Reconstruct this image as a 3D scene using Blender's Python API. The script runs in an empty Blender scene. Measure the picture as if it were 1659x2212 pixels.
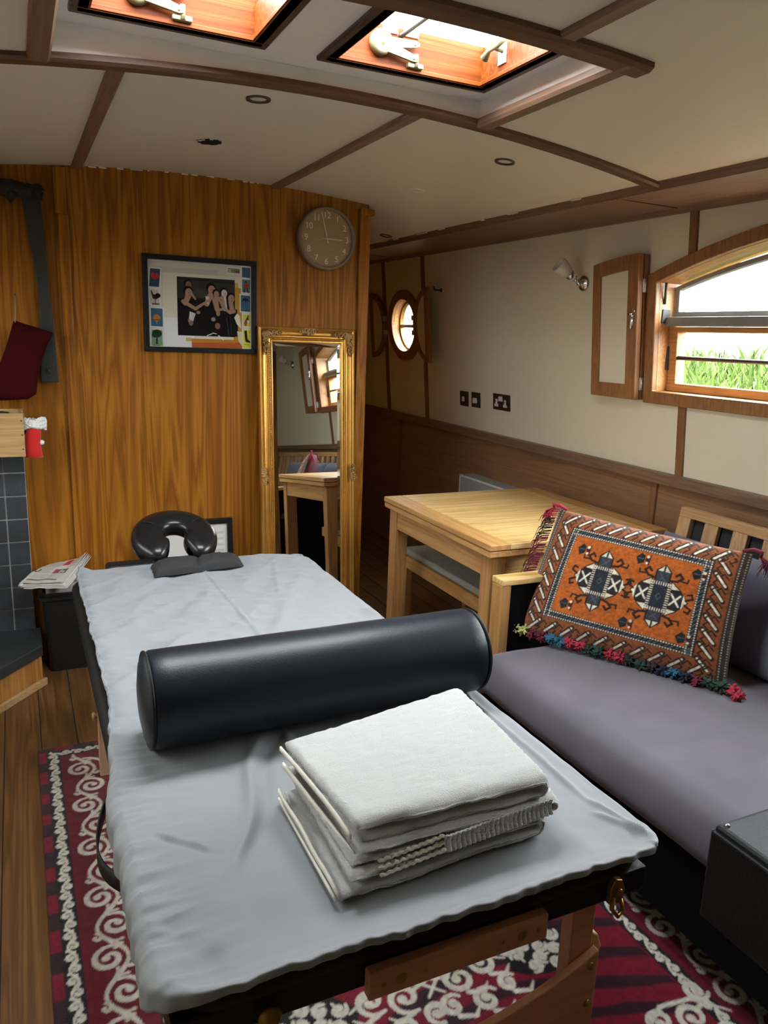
import bpy, bmesh, math, random
import numpy as np
from mathutils import Vector, Matrix, noise
from mathutils.geometry import tessellate_polygon
random.seed(7); PI = math.pi
S = bpy.context.scene
COL = S.collection

# ------------------------------------------------------------------ camera
EYE = 1.45
def camera():
    yaw, pit, rol = .44725, .22354, -.037714
    cy, sy, cp, sp, cr, sr = math.cos(yaw), math.sin(yaw), math.cos(pit), math.sin(pit), math.cos(rol), math.sin(rol)
    f = Vector((sy*cp, cy*cp, -sp)); r = Vector((cy, -sy, 0)); d = f.cross(r)
    r2 = cr*r + sr*d; d2 = -sr*r + cr*d
    cam = bpy.data.cameras.new('camera'); o = bpy.data.objects.new('camera', cam); COL.objects.link(o)
    m = Matrix((r2, -d2, -f)).transposed().to_4x4(); m.translation = (0, 0, EYE)
    o.matrix_world = m
    cam.sensor_fit = 'HORIZONTAL'; cam.sensor_width = 36; cam.lens = 36*1660/1659
    cam.clip_start = .05; S.camera = o
camera()
# ------------------------------------------------------------------ sky, exposure
SKY = 20.0
W = bpy.data.worlds.new('sky'); S.world = W; W.use_nodes = True
wt = W.node_tree; bg = wt.nodes['Background']; bg.inputs[0].default_value = (.92, .965, 1, 1)
# overcast sky: three times brighter overhead than at the horizon, dull ground below it
wg = wt.nodes.new('ShaderNodeTexCoord'); wx = wt.nodes.new('ShaderNodeSeparateXYZ'); wt.links.new(wg.outputs['Generated'], wx.inputs[0])
wr = wt.nodes.new('ShaderNodeMapRange'); wr.inputs[1].default_value = 0; wr.inputs[2].default_value = 1; wr.inputs[3].default_value = SKY/3; wr.inputs[4].default_value = SKY
wt.links.new(wx.outputs['Z'], wr.inputs[0])
wm = wt.nodes.new('ShaderNodeMath'); wm.operation = 'GREATER_THAN'; wm.inputs[1].default_value = -.03; wt.links.new(wx.outputs['Z'], wm.inputs[0])
wk = wt.nodes.new('ShaderNodeMath'); wk.operation = 'MULTIPLY'; wt.links.new(wr.outputs[0], wk.inputs[0]); wt.links.new(wm.outputs[0], wk.inputs[1])
wt.links.new(wk.outputs[0], bg.inputs[1])
vs = S.view_settings; vs.view_transform = 'Standard'; vs.look = 'None'; vs.gamma = 1; vs.use_curve_mapping = False
vs.exposure = 1.45
def portal(name, loc, direction, sx, sy):
    l = bpy.data.lights.new(name, 'AREA'); l.shape = 'RECTANGLE'; l.size = sx; l.size_y = sy
    l.cycles.is_portal = True
    o = bpy.data.objects.new(name, l); COL.objects.link(o); o.location = loc
    o.rotation_euler = Vector(direction).to_track_quat('-Z', 'Y').to_euler()
portal('daylight_portal', (2.52, 1.43, 1.58), (-1, 0, 0), .75, 2.05)
portal('daylight_portal', (-.99, 2.05, 1.58), (1, 0, 0), .75, 2.05)
portal('daylight_portal', (2.50, 4.67, 1.53), (-1, 0, 0), .5, .5)
portal('daylight_portal', (.373, 1.757, 2.33), (0, 0, -1), .46, .5)
portal('daylight_portal', (.974, 1.757, 2.33), (0, 0, -1), .5, .5)

# ------------------------------------------------------------------ materials
def nt(name):
    m = bpy.data.materials.new(name); m.use_nodes = True
    t = m.node_tree; return m, t, t.nodes['Principled BSDF'], t.nodes, t.links
def ramp(N, stops):
    r = N.new('ShaderNodeValToRGB'); e = r.color_ramp.elements
    while len(e) < len(stops): e.new(.5)
    for x, (p, c) in zip(e, stops): x.position = p; x.color = (*c, 1)
    return r
def plain(name, col, rough=.6, metal=0, bump=0, bscale=80, var=0, spec=.5, sheen=0, coat=0):
    m, t, b, N, L = nt(name)
    b.inputs['Base Color'].default_value = (*col, 1); b.inputs['Roughness'].default_value = rough
    b.inputs['Metallic'].default_value = metal; b.inputs['Specular IOR Level'].default_value = spec
    b.inputs['Sheen Weight'].default_value = sheen; b.inputs['Coat Weight'].default_value = coat
    tc = N.new('ShaderNodeTexCoord')
    n = N.new('ShaderNodeTexNoise'); n.inputs['Scale'].default_value = bscale; n.inputs['Detail'].default_value = 4
    L.new(tc.outputs['Object'], n.inputs['Vector'])
    if bump:
        bp = N.new('ShaderNodeBump'); bp.inputs['Strength'].default_value = bump; bp.inputs['Distance'].default_value = .004
        L.new(n.outputs['Fac'], bp.inputs['Height']); L.new(bp.outputs['Normal'], b.inputs['Normal'])
    if var:
        n2 = N.new('ShaderNodeTexNoise'); n2.inputs['Scale'].default_value = 4; n2.inputs['Detail'].default_value = 6
        L.new(tc.outputs['Object'], n2.inputs['Vector'])
        r = ramp(N, [(.3, [c*(1-var) for c in col]), (.7, [min(1, c*(1+var)) for c in col])])
        L.new(n2.outputs['Fac'], r.inputs['Fac']); L.new(r.outputs['Color'], b.inputs['Base Color'])
    return m
def wood(name, dark, mid, light, axis='z', rough=.45, grain=1.0, rings=.55, coat=.0, plank=None, bump=.15, spec=.5):
    m, t, b, N, L = nt(name); b.inputs['Specular IOR Level'].default_value = spec
    b.inputs['Roughness'].default_value = rough; b.inputs['Coat Weight'].default_value = coat; b.inputs['Coat Roughness'].default_value = .15
    tc = N.new('ShaderNodeTexCoord')
    def stretch(a, c, src=None):
        mp = N.new('ShaderNodeMapping'); s = {'x': (c, a, a), 'y': (a, c, a), 'z': (a, a, c)}[axis]
        mp.inputs['Scale'].default_value = s; L.new(src or tc.outputs['Object'], mp.inputs['Vector']); return mp.outputs['Vector']
    src = None
    if plank:   # shift the grain from board to board
        sep = N.new('ShaderNodeSeparateXYZ'); L.new(tc.outputs['Object'], sep.inputs[0])
        dv = N.new('ShaderNodeMath'); dv.operation = 'DIVIDE'; dv.inputs[1].default_value = plank[1]; L.new(sep.outputs['XYZ'.index(plank[0].upper())], dv.inputs[0])
        fl = N.new('ShaderNodeMath'); fl.operation = 'FLOOR'; L.new(dv.outputs[0], fl.inputs[0])
        wn = N.new('ShaderNodeTexWhiteNoise'); wn.noise_dimensions = '1D'; L.new(fl.outputs[0], wn.inputs['W'])
        sc = N.new('ShaderNodeVectorMath'); sc.operation = 'SCALE'; sc.inputs['Scale'].default_value = 7; L.new(wn.outputs['Color'], sc.inputs[0])
        ad = N.new('ShaderNodeVectorMath'); ad.operation = 'ADD'; L.new(tc.outputs['Object'], ad.inputs[0]); L.new(sc.outputs[0], ad.inputs[1]); src = ad.outputs[0]
    n1 = N.new('ShaderNodeTexNoise'); n1.inputs['Scale'].default_value = 1; n1.inputs['Detail'].default_value = 3; n1.inputs['Distortion'].default_value = .6
    L.new(stretch(11*grain, .55*grain, src), n1.inputs['Vector'])
    mul = N.new('ShaderNodeMath'); mul.operation = 'MULTIPLY'; mul.inputs[1].default_value = 16; L.new(n1.outputs['Fac'], mul.inputs[0])
    fr = N.new('ShaderNodeMath'); fr.operation = 'PINGPONG'; fr.inputs[1].default_value = 1; L.new(mul.outputs[0], fr.inputs[0])
    n2 = N.new('ShaderNodeTexNoise'); n2.inputs['Scale'].default_value = 1; n2.inputs['Detail'].default_value = 5; n2.inputs['Roughness'].default_value = .7
    L.new(stretch(170*grain, 5*grain, src), n2.inputs['Vector'])
    mx = N.new('ShaderNodeMix'); mx.data_type = 'FLOAT'; mx.inputs[0].default_value = 1-rings
    L.new(fr.outputs[0], mx.inputs[2]); L.new(n2.outputs['Fac'], mx.inputs[3])
    n3 = N.new('ShaderNodeTexNoise'); n3.inputs['Scale'].default_value = 1; n3.inputs['Detail'].default_value = 2
    L.new(stretch(2.2*grain, .5*grain, src), n3.inputs['Vector'])
    mx2 = N.new('ShaderNodeMix'); mx2.data_type = 'FLOAT'; mx2.inputs[0].default_value = .22
    L.new(mx.outputs[0], mx2.inputs[2]); L.new(n3.outputs['Fac'], mx2.inputs[3])
    r = ramp(N, [(.25, dark), (.5, mid), (.78, light)]); L.new(mx2.outputs[0], r.inputs['Fac'])
    L.new(r.outputs['Color'], b.inputs['Base Color'])
    bp = N.new('ShaderNodeBump'); bp.inputs['Strength'].default_value = bump; bp.inputs['Distance'].default_value = .002
    L.new(n2.outputs['Fac'], bp.inputs['Height']); L.new(bp.outputs['Normal'], b.inputs['Normal'])
    return m
def attr_mat(name, rough=.8, bump=0, bscale=300, sheen=0, spec=.3):
    m, t, b, N, L = nt(name)
    a = N.new('ShaderNodeAttribute'); a.attribute_name = 'pattern'
    L.new(a.outputs['Color'], b.inputs['Base Color']); b.inputs['Roughness'].default_value = rough
    b.inputs['Sheen Weight'].default_value = sheen; b.inputs['Specular IOR Level'].default_value = spec
    if bump:
        tc = N.new('ShaderNodeTexCoord'); n = N.new('ShaderNodeTexNoise'); n.inputs['Scale'].default_value = bscale; n.inputs['Detail'].default_value = 3
        L.new(tc.outputs['Object'], n.inputs['Vector'])
        bp = N.new('ShaderNodeBump'); bp.inputs['Strength'].default_value = bump; bp.inputs['Distance'].default_value = .003
        L.new(n.outputs['Fac'], bp.inputs['Height']); L.new(bp.outputs['Normal'], b.inputs['Normal'])
    return m
def glass_mat(name, tint=(.95, .97, .96)):
    m = bpy.data.materials.new(name); m.use_nodes = True; t = m.node_tree; N = t.nodes; L = t.links; N.clear()
    out = N.new('ShaderNodeOutputMaterial'); tr = N.new('ShaderNodeBsdfTransparent'); gl = N.new('ShaderNodeBsdfGlossy'); gl.inputs['Roughness'].default_value = .02
    tr.inputs['Color'].default_value = (*tint, 1)
    lw = N.new('ShaderNodeLayerWeight'); lw.inputs['Blend'].default_value = .5; pw = N.new('ShaderNodeMath'); pw.operation = 'POWER'; pw.inputs[1].default_value = 5; L.new(lw.outputs['Facing'], pw.inputs[0])
    fr = N.new('ShaderNodeMath'); fr.operation = 'MULTIPLY_ADD'; fr.inputs[1].default_value = .6; fr.inputs[2].default_value = .03; L.new(pw.outputs[0], fr.inputs[0]); mx = N.new('ShaderNodeMixShader')
    L.new(fr.outputs[0], mx.inputs[0]); L.new(tr.outputs[0], mx.inputs[1]); L.new(gl.outputs[0], mx.inputs[2]); L.new(mx.outputs[0], out.inputs[0])
    return m
M = {}
M['bulkhead'] = wood('bulkhead_oak', (.19, .064, .005), (.315, .116, .010), (.42, .172, .019), 'z', .5, 1.0, .5, spec=.18)
M['lining'] = wood('dado_wood', (.20, .10, .048), (.29, .15, .075), (.37, .20, .10), 'y', .5, 1.0, .3)
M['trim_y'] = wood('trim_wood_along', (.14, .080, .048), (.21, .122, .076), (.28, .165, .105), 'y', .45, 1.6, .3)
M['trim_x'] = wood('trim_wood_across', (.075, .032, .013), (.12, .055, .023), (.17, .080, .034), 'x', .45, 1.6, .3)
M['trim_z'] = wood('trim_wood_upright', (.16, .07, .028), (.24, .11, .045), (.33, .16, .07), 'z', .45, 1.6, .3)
M['casing'] = wood('window_oak', (.30, .13, .035), (.46, .22, .07), (.58, .31, .11), 'y', .4, 1.6, .3)
M['casing_z'] = wood('shutter_oak', (.20, .085, .03), (.32, .145, .052), (.42, .21, .085), 'z', .4, 1.6, .3)
M['mahogany'] = wood('hatch_mahogany', (.075, .014, .002), (.13, .029, .004), (.19, .052, .009), 'x', .45, 1.4, .35, spec=.12)
M['hatch_dark'] = wood('hatch_trim', (.028, .014, .009), (.045, .022, .014), (.07, .034, .02), 'x', .35, 1.6, .3)
M['table'] = wood('table_oak', (.48, .27, .085), (.66, .42, .15), (.82, .60, .30), 'x', .36, 1.2, .45, plank=('y', .105))
M['table_z'] = wood('table_leg_oak', (.30, .14, .045), (.42, .215, .07), (.52, .29, .105), 'z', .4, 1.5, .35)
M['table_y'] = wood('table_rail_oak', (.36, .175, .055), (.50, .265, .088), (.62, .37, .15), 'y', .4, 1.3, .35)
M['slat'] = wood('slat_oak', (.33, .19, .085), (.46, .28, .13), (.58, .38, .20), 'z', .5, 1.5, .35)
M['slat_y'] = wood('rail_oak', (.33, .18, .075), (.46, .26, .115), (.55, .34, .17), 'y', .5, 1.5, .35)
M['beech'] = wood('beech_leg', (.50, .30, .19), (.60, .38, .25), (.68, .46, .32), 'z', .45, 1.5, .2)
M['beech_x'] = wood('beech_board', (.36, .155, .07), (.46, .205, .095), (.54, .26, .13), 'x', .4, 1.5, .2)
M['crate'] = wood('crate_oak', (.36, .205, .075), (.48, .30, .125), (.58, .385, .18), 'x', .5, 1.5, .35)
M['floor'] = wood('floor_boards', (.07, .030, .009), (.135, .062, .020), (.21, .102, .037), 'y', .38, .9, .4, plank=('x', .118), bump=.4)
M['plinth'] = wood('hearth_plinth_pine', (.30, .12, .025), (.46, .21, .05), (.58, .29, .085), 'z', .4, 1.0, .45, plank=('x', .09))
M['wall'] = plain('cream_wall_panel', (.80, .75, .585), .55, bump=.05, bscale=220)
M['ceil'] = plain('cream_ceiling_panel', (.72, .68, .58), .5, bump=.05, bscale=160)
M['white'] = plain('white_recess_paint', (.86, .85, .82), .5)
M['crack'] = plain('pale_sealant', (.75, .73, .68), .8)
M['sheet'] = plain('grey_cotton_sheet', (.215, .223, .236), .62, bump=.12, bscale=500, sheen=.15)
M['vinyl'] = plain('black_vinyl', (.007, .007, .008), .5, bump=.08, bscale=260, spec=.25)
M['bolster'] = plain('black_leather', (.006, .009, .016), .40, bump=.10, bscale=320, spec=.38)
M['cradle'] = plain('black_soft_leather', (.010, .010, .011), .27, bump=.05, bscale=300)
M['blackcloth'] = plain('black_cloth', (.018, .017, .017), .85, bump=.3, bscale=400)
M['towel'] = plain('white_terry', (.60, .60, .58), .98, bump=.9, bscale=620, sheen=.4)
M['hem'] = plain('cream_woven_hem', (.74, .71, .62), .9, bump=.4, bscale=500)
M['couch'] = plain('slate_purple_canvas', (.100, .089, .112), .85, bump=.25, bscale=600, var=.18, sheen=.2)
M['cushion'] = plain('slate_blue_canvas', (.088, .090, .125), .85, bump=.25, bscale=600, var=.1, sheen=.2)
M['darkbase'] = plain('black_base_fabric', (.005, .005, .006), .95, spec=.1)
M['charcoal'] = plain('charcoal_fabric', (.020, .024, .024), .9)
M['case'] = plain('black_case_vinyl', (.006, .007, .007), .55, bump=.3, bscale=200, spec=.3)
M['gold'] = plain('antique_gold', (.62, .33, .07), .32, metal=.75, bump=.2, bscale=140, var=.25)
M['goldorn'] = plain('worn_gold_ornament', (.40, .25, .10), .42, metal=.6, bump=.6, bscale=160, var=.4)
M['mirror'] = plain('mirror_glass', (.86, .89, .87), .015, metal=1)
M['blackframe'] = plain('black_picture_frame', (.006, .0065, .006), .45, spec=.25)
M['brass'] = plain('pale_brass', (.24, .23, .12), .45, metal=.3)
M['oldbrass'] = plain('dark_brass', (.30, .16, .035), .4, metal=.7, var=.3)
M['chrome'] = plain('chrome', (.75, .76, .78), .15, metal=1)
M['silver'] = plain('nickel_hinge', (.70, .70, .70), .3, metal=.8)
M['iron'] = plain('black_iron', (.05, .052, .055), .5, metal=.4)
M['greyiron'] = plain('dark_grey_bar', (.028, .028, .025), .55, metal=.2, bump=.3, bscale=60)
M['bark'] = plain('dark_driftwood', (.022, .017, .012), .9, bump=1, bscale=50, var=.4)
M['spotrim'] = plain('spotlight_bronze', (.10, .085, .065), .4, metal=.5)
M['spotglass'] = plain('spotlight_lens', (.16, .15, .125), .25)
M['hole'] = plain('dark_void', (.008, .007, .006), .95)
M['plate'] = plain('black_nickel_plate', (.042, .032, .027), .3, metal=.4)
M['rocker'] = plain('white_rocker', (.72, .70, .64), .3)
M['shade'] = plain('frosted_glass_shade', (.72, .70, .66), .35)
M['radiator'] = plain('white_radiator_enamel', (.74, .75, .72), .4)
M['grille'] = plain('grey_radiator_grille', (.34, .355, .34), .5)
M['benchpad'] = plain('grey_bench_pad', (.30, .30, .26), .8, bump=.2, bscale=300, var=.25)
M['clockface'] = plain('tan_clock_face', (.36, .245, .145), .6, var=.08)
M['clockrim'] = plain('tan_clock_rim', (.25, .18, .12), .45)
M['num'] = plain('cream_numerals', (.78, .74, .66), .6)
M['slate'] = plain('black_slate', (.030, .033, .035), .5, bump=.5, bscale=14, var=.5)
M['tile'] = plain('charcoal_slate_tile', (.052, .060, .070), .45, bump=.4, bscale=40, var=.35)
M['grout'] = plain('pale_grout', (.50, .50, .48), .9)
M['bin'] = plain('black_plastic_bin', (.010, .011, .011), .38)
M['bag'] = plain('clear_crinkled_plastic', (.42, .38, .38), .12, bump=1, bscale=40)
M['redfelt'] = plain('dark_red_felt', (.045, .0025, .0035), .95, var=.3, spec=.1)
M['santa'] = plain('bright_red_felt', (.60, .012, .012), .9, sheen=.3)
M['fur'] = plain('white_fur', (.85, .84, .83), .95, bump=1, bscale=120)
M['string'] = plain('pale_string', (.35, .28, .18), .9)
M['grass'] = plain('bank_grass', (.022, .036, .008), .9, var=.5, bscale=20)
M['blade'] = plain('grass_blade', (.044, .070, .014), .8, var=.5, spec=.1)
M['stem'] = plain('red_brown_stem', (.05, .03, .022), .9, spec=.1)
M['hull'] = plain('hull_paint', (.05, .06, .07), .5)
M['water'] = plain('canal_water', (.05, .06, .05), .1)
M['glass'] = glass_mat('window_glass')
M['hatchglass'] = glass_mat('hatch_glass', (.97, .98, .98))
M['dimglass'] = glass_mat('dimmed_fill_glass', (.30, .30, .29))  # tint only dims the daylight let in by the added left window
M['greyframe'] = plain('glare_grey_frame', (.26, .25, .23), .5, var=.2)  # window glare put into the frame colour as grey
M['paper'] = plain('paper_edges', (.62, .60, .56), .8)
M['tassel_red'] = plain('red_wool', (.33, .022, .045), .95)
M['tassel_navy'] = plain('navy_wool', (.016, .020, .045), .95)
M['tassel_green'] = plain('pale_green_wool', (.38, .40, .13), .95)
M['tassel_maroon'] = plain('maroon_wool', (.13, .012, .028), .95)
M['tassel_blue'] = plain('blue_wool', (.022, .10, .17), .95)
M['tassel_darkgreen'] = plain('dark_green_wool', (.016, .045, .030), .95)
M['tassel_black'] = plain('black_wool', (.018, .017, .018), .95)
M['rug'] = attr_mat('rug_pile', .95, .5, 380, .2, .1)
M['kilim'] = attr_mat('kilim_pile', .95, .6, 420, .3, .1)
M['print'] = attr_mat('printed_paper', .5)
M['photo'] = attr_mat('glazed_print', .12, spec=.5)

# ------------------------------------------------------------------ mesh helpers
class MB:
    def __init__(s): s.v = []; s.f = []; s.mi = []; s.sm = []; s.mat = 0; s.smooth = False
    def add(s, vs, fs, smooth=None):
        o = len(s.v); s.v += [tuple(p) for p in vs]
        for f in fs: s.f.append([i+o for i in f]); s.mi.append(s.mat); s.sm.append(s.smooth if smooth is None else smooth)
        return s
    def bm(s, bm, M4=None, smooth=None):
        bm.verts.ensure_lookup_table(); bm.verts.index_update()
        s.add([(M4 @ v.co) if M4 else v.co.copy() for v in bm.verts], [[v.index for v in f.verts] for f in bm.faces], smooth); bm.free(); return s
    def box(s, x0, x1, y0, y1, z0, z1, bev=0, M4=None, seg=2):
        bm = bmesh.new(); bmesh.ops.create_cube(bm, size=1)
        for v in bm.verts: v.co = Vector(((x0+x1)/2+v.co.x*(x1-x0), (y0+y1)/2+v.co.y*(y1-y0), (z0+z1)/2+v.co.z*(z1-z0)))
        if bev: bmesh.ops.bevel(bm, geom=bm.edges[:], offset=bev, segments=seg, affect='EDGES', profile=.5)
        return s.bm(bm, M4)
    def prism(s, poly, a0, a1, axis='y', bev=0, M4=None):
        # poly in the two other axes: y -> (x,z), x -> (y,z), z -> (x,y)
        def P(p, a): return {'y': (p[0], a, p[1]), 'x': (a, p[0], p[1]), 'z': (p[0], p[1], a)}[axis]
        bm = bmesh.new(); A = [bm.verts.new(P(p, a0)) for p in poly]; B = [bm.verts.new(P(p, a1)) for p in poly]; n = len(poly)
        bm.faces.new(A); bm.faces.new(B[::-1])
        for i in range(n): bm.faces.new((A[i], B[i], B[(i+1) % n], A[(i+1) % n]))
        bmesh.ops.recalc_face_normals(bm, faces=bm.faces[:])
        if bev: bmesh.ops.bevel(bm, geom=bm.edges[:], offset=bev, segments=2, affect='EDGES', profile=.5)
        return s.bm(bm, M4)
    def tube(s, pts, r, n=10, closed=False, cap=True):
        pts = [Vector(p) for p in pts]; k = len(pts); rs = r if hasattr(r, '__len__') else [r]*k
        vs = []; up = None
        for i, p in enumerate(pts):
            t = (pts[(i+1) % k] if (closed or i < k-1) else p) - (pts[i-1] if (closed or i > 0) else p)
            t.normalize()
            if up is None: up = t.orthogonal().normalized()
            up = (up - t*up.dot(t)); up = up.normalized() if up.length > 1e-6 else t.orthogonal().normalized()
            w = t.cross(up)
            for j in range(n):
                a = 2*PI*j/n; vs.append(p + rs[i]*(math.cos(a)*up + math.sin(a)*w))
        fs = []
        for i in range(k if closed else k-1):
            for j in range(n):
                a = i*n+j; b = i*n+(j+1) % n; c = ((i+1) % k)*n+(j+1) % n; d = ((i+1) % k)*n+j; fs.append((a, b, c, d))
        if cap and not closed: fs += [list(range(n))[::-1], list(range((k-1)*n, k*n))]
        return s.add(vs, fs, True)
    def lathe(s, prof, M4=None, n=32, smooth=True):
        vs = []; fs = []; k = len(prof)
        for i in range(n):
            a = 2*PI*i/n
            for r, z in prof: vs.append(Vector((r*math.cos(a), r*math.sin(a), z)))
        for i in range(n):
            for j in range(k-1):
                fs.append((i*k+j, ((i+1) % n)*k+j, ((i+1) % n)*k+j+1, i*k+j+1))
        if M4: vs = [M4 @ v for v in vs]
        return s.add(vs, fs, smooth)
    def ell(s, c, rx, ry, rz, M4=None, u=12, v=8, lump=0):
        bm = bmesh.new(); bmesh.ops.create_uvsphere(bm, u_segments=u, v_segments=v, radius=1)
        for w in bm.verts:
            k = 1+lump*noise.noise(w.co*2.3+Vector(c)*37)
            w.co = Vector((c[0]+w.co.x*rx*k, c[1]+w.co.y*ry*k, c[2]+w.co.z*rz*k))
        return s.bm(bm, M4, True)
    def grid(s, fn, nu, nv, smooth=True):
        vs = [fn(i/nu, j/nv) for j in range(nv+1) for i in range(nu+1)]
        fs = [(j*(nu+1)+i, j*(nu+1)+i+1, (j+1)*(nu+1)+i+1, (j+1)*(nu+1)+i) for j in range(nv) for i in range(nu)]
        return s.add(vs, fs, smooth)
def wloc(o):
    p = Vector((0, 0, 0))
    while o: p += o.location; o = o.parent
    return p
def obj(name, mb, mats, parent=None, local=False):
    me = bpy.data.meshes.new(name)
    off = Vector((0, 0, 0)) if (local or parent is None) else wloc(parent)
    me.from_pydata([Vector(v)-off for v in mb.v], [], mb.f)
    if not isinstance(mats, (list, tuple)): mats = [mats]
    for m in mats: me.materials.append(M[m] if isinstance(m, str) else m)
    me.polygons.foreach_set('material_index', mb.mi); me.polygons.foreach_set('use_smooth', mb.sm)
    me.update()
    o = bpy.data.objects.new(name, me); COL.objects.link(o)
    if parent: o.parent = parent
    return o
def tag(o, label, cat, group=None, kind=None):
    o['label'] = label; o['category'] = cat
    if group: o['group'] = group
    if kind: o['kind'] = kind
    return o
def thing(name, label, cat, loc=(0, 0, 0), rot=(0, 0, 0), group=None, kind=None):
    o = bpy.data.objects.new(name, None); COL.objects.link(o); o.location = loc; o.rotation_euler = rot
    o.empty_display_size = .05
    return tag(o, label, cat, group, kind)
def struct(name, mb, mat, label, cat): return tag(obj(name, mb, mat), label, cat, kind='structure')
def copy_tree(o, parent=None):
    c = o.copy(); COL.objects.link(c)
    if parent: c.parent = parent
    for ch in list(o.children): copy_tree(ch, c)
    return c
def solid(o, th, off=-1):
    m = o.modifiers.new('thickness', 'SOLIDIFY'); m.thickness = th; m.offset = off
def bevmod(o, w, seg=2):
    m = o.modifiers.new('edges', 'BEVEL'); m.width = w; m.segments = seg; m.limit_method = 'ANGLE'
def subd(o, l=2):
    m = o.modifiers.new('smooth', 'SUBSURF'); m.levels = l; m.render_levels = l

# ------------------------------------------------------------------ pattern raster (weave and print drawn as colours per vertex)
class Cv:
    def __init__(s, w, h, res, base):
        s.nx = int(round(w/res)); s.ny = int(round(h/res)); s.w = w; s.h = h; s.res = w/s.nx
        s.X, s.Y = np.meshgrid(np.linspace(0, w, s.nx+1), np.linspace(0, h, s.ny+1))
        s.C = np.zeros((s.ny+1, s.nx+1, 3), np.float32); s.C[:] = base
    def win(s, x0, x1, y0, y1):
        r = s.res; i0 = max(0, int(x0/r)-1); i1 = min(s.nx+1, int(x1/r)+3); j0 = max(0, int(y0/r)-1); j1 = min(s.ny+1, int(y1/r)+3)
        return (slice(j0, max(j0, j1)), slice(i0, max(i0, i1)))
    def put(s, sl, a, col):
        a = np.clip(a, 0, 1)[..., None]; s.C[sl] = s.C[sl]*(1-a)+np.array(col, np.float32)*a
    def rect(s, x0, x1, y0, y1, col):
        sl = s.win(x0, x1, y0, y1); X = s.X[sl]; Y = s.Y[sl]
        d = np.minimum(np.minimum(X-x0, x1-X), np.minimum(Y-y0, y1-Y)); s.put(sl, d/s.res+.5, col)
    def disc(s, x, y, r, col, ry=None, rot=0):
        ry = ry or r; R = max(r, ry); sl = s.win(x-R, x+R, y-R, y+R); X = s.X[sl]-x; Y = s.Y[sl]-y
        c, q = math.cos(rot), math.sin(rot); U = (X*c+Y*q)/r; V = (-X*q+Y*c)/ry
        d = (1-np.sqrt(U*U+V*V))*min(r, ry); s.put(sl, d/s.res+.5, col)
    def line(s, pts, wd, col):
        ws = wd if hasattr(wd, '__len__') else [wd]*len(pts)
        for k in range(len(pts)-1):
            (x0, y0), (x1, y1) = pts[k], pts[k+1]; w = max(ws[k], ws[k+1])
            sl = s.win(min(x0, x1)-w, max(x0, x1)+w, min(y0, y1)-w, max(y0, y1)+w); X = s.X[sl]; Y = s.Y[sl]
            dx, dy = x1-x0, y1-y0; t = np.clip(((X-x0)*dx+(Y-y0)*dy)/(dx*dx+dy*dy+1e-12), 0, 1)
            d = np.hypot(X-x0-t*dx, Y-y0-t*dy); hw = (ws[k]*(1-t)+ws[k+1]*t)/2
            s.put(sl, (hw-d)/s.res+.5, col)
    def poly(s, pts, col):
        xs = [p[0] for p in pts]; ys = [p[1] for p in pts]; sl = s.win(min(xs), max(xs), min(ys), max(ys)); X = s.X[sl]; Y = s.Y[sl]
        ins = np.zeros(X.shape, bool); dm = np.full(X.shape, 9.)
        for k in range(len(pts)):
            (x0, y0), (x1, y1) = pts[k], pts[(k+1) % len(pts)]
            if y0 != y1: ins ^= ((y0 > Y) != (y1 > Y)) & (X < (x1-x0)*(Y-y0)/(y1-y0)+x0)
            dx, dy = x1-x0, y1-y0; t = np.clip(((X-x0)*dx+(Y-y0)*dy)/(dx*dx+dy*dy+1e-12), 0, 1); dm = np.minimum(dm, np.hypot(X-x0-t*dx, Y-y0-t*dy))
        s.put(sl, np.where(ins, dm, -dm)/s.res+.5, col)
    def curl(s, x, y, r, a0, turns, wd, col, hand=1, blob=1.0):
        n = int(18*turns)+4; pts = []; ws = []
        for k in range(n+1):
            t = k/n; rr = r*(1-t*.80); a = a0+hand*2*PI*turns*t; pts.append((x+rr*math.cos(a), y+rr*math.sin(a))); ws.append(wd*(.75+.5*math.sin(PI*min(1, t*1.2))))
        s.line(pts, ws, col); s.disc(pts[-1][0], pts[-1][1], wd*blob, col)
    def to(s, o, n=None):
        me = o.data; at = me.attributes.new('pattern', 'FLOAT_COLOR', 'POINT')
        c = np.ones(((s.ny+1)*(s.nx+1), 4), np.float32); c[:, :3] = s.C.reshape(-1, 3)
        if n: c = np.concatenate([c, np.tile(np.array(n, np.float32), (len(me.vertices)-len(c), 1))])
        at.data.foreach_set('color', c.ravel())
def noise2(shape, sc, seed):
    rg = np.random.default_rng(seed); g = rg.random((sc[0]+2, sc[1]+2)); y = np.linspace(0, sc[0], shape[0]); x = np.linspace(0, sc[1], shape[1])
    yi = y.astype(int); xi = x.astype(int); fy = (y-yi)[:, None]; fx = (x-xi)[None]; fy = fy*fy*(3-2*fy); fx = fx*fx*(3-2*fx)
    return (g[yi][:, xi]*(1-fx)+g[yi][:, xi+1]*fx)*(1-fy)+(g[yi+1][:, xi]*(1-fx)+g[yi+1][:, xi+1]*fx)*fy

# ================================================================== THE SETTING
XB = 1.541; YB = 3.5
def XR(z): return 2.40-.093*(z-.95)                    # the hull side leans in above the dado
def ZC(x): return 2.09-.075*(x-.8)**2                  # cambered ceiling
def tess(outer, holes, fn):
    loops = [[Vector((p[0], p[1], 0)) for p in l] for l in [outer]+holes]
    flat = [p for l in loops for p in l]
    return [fn(p.x, p.y) for p in flat], [list(t) for t in tessellate_polygon(loops)]
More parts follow.
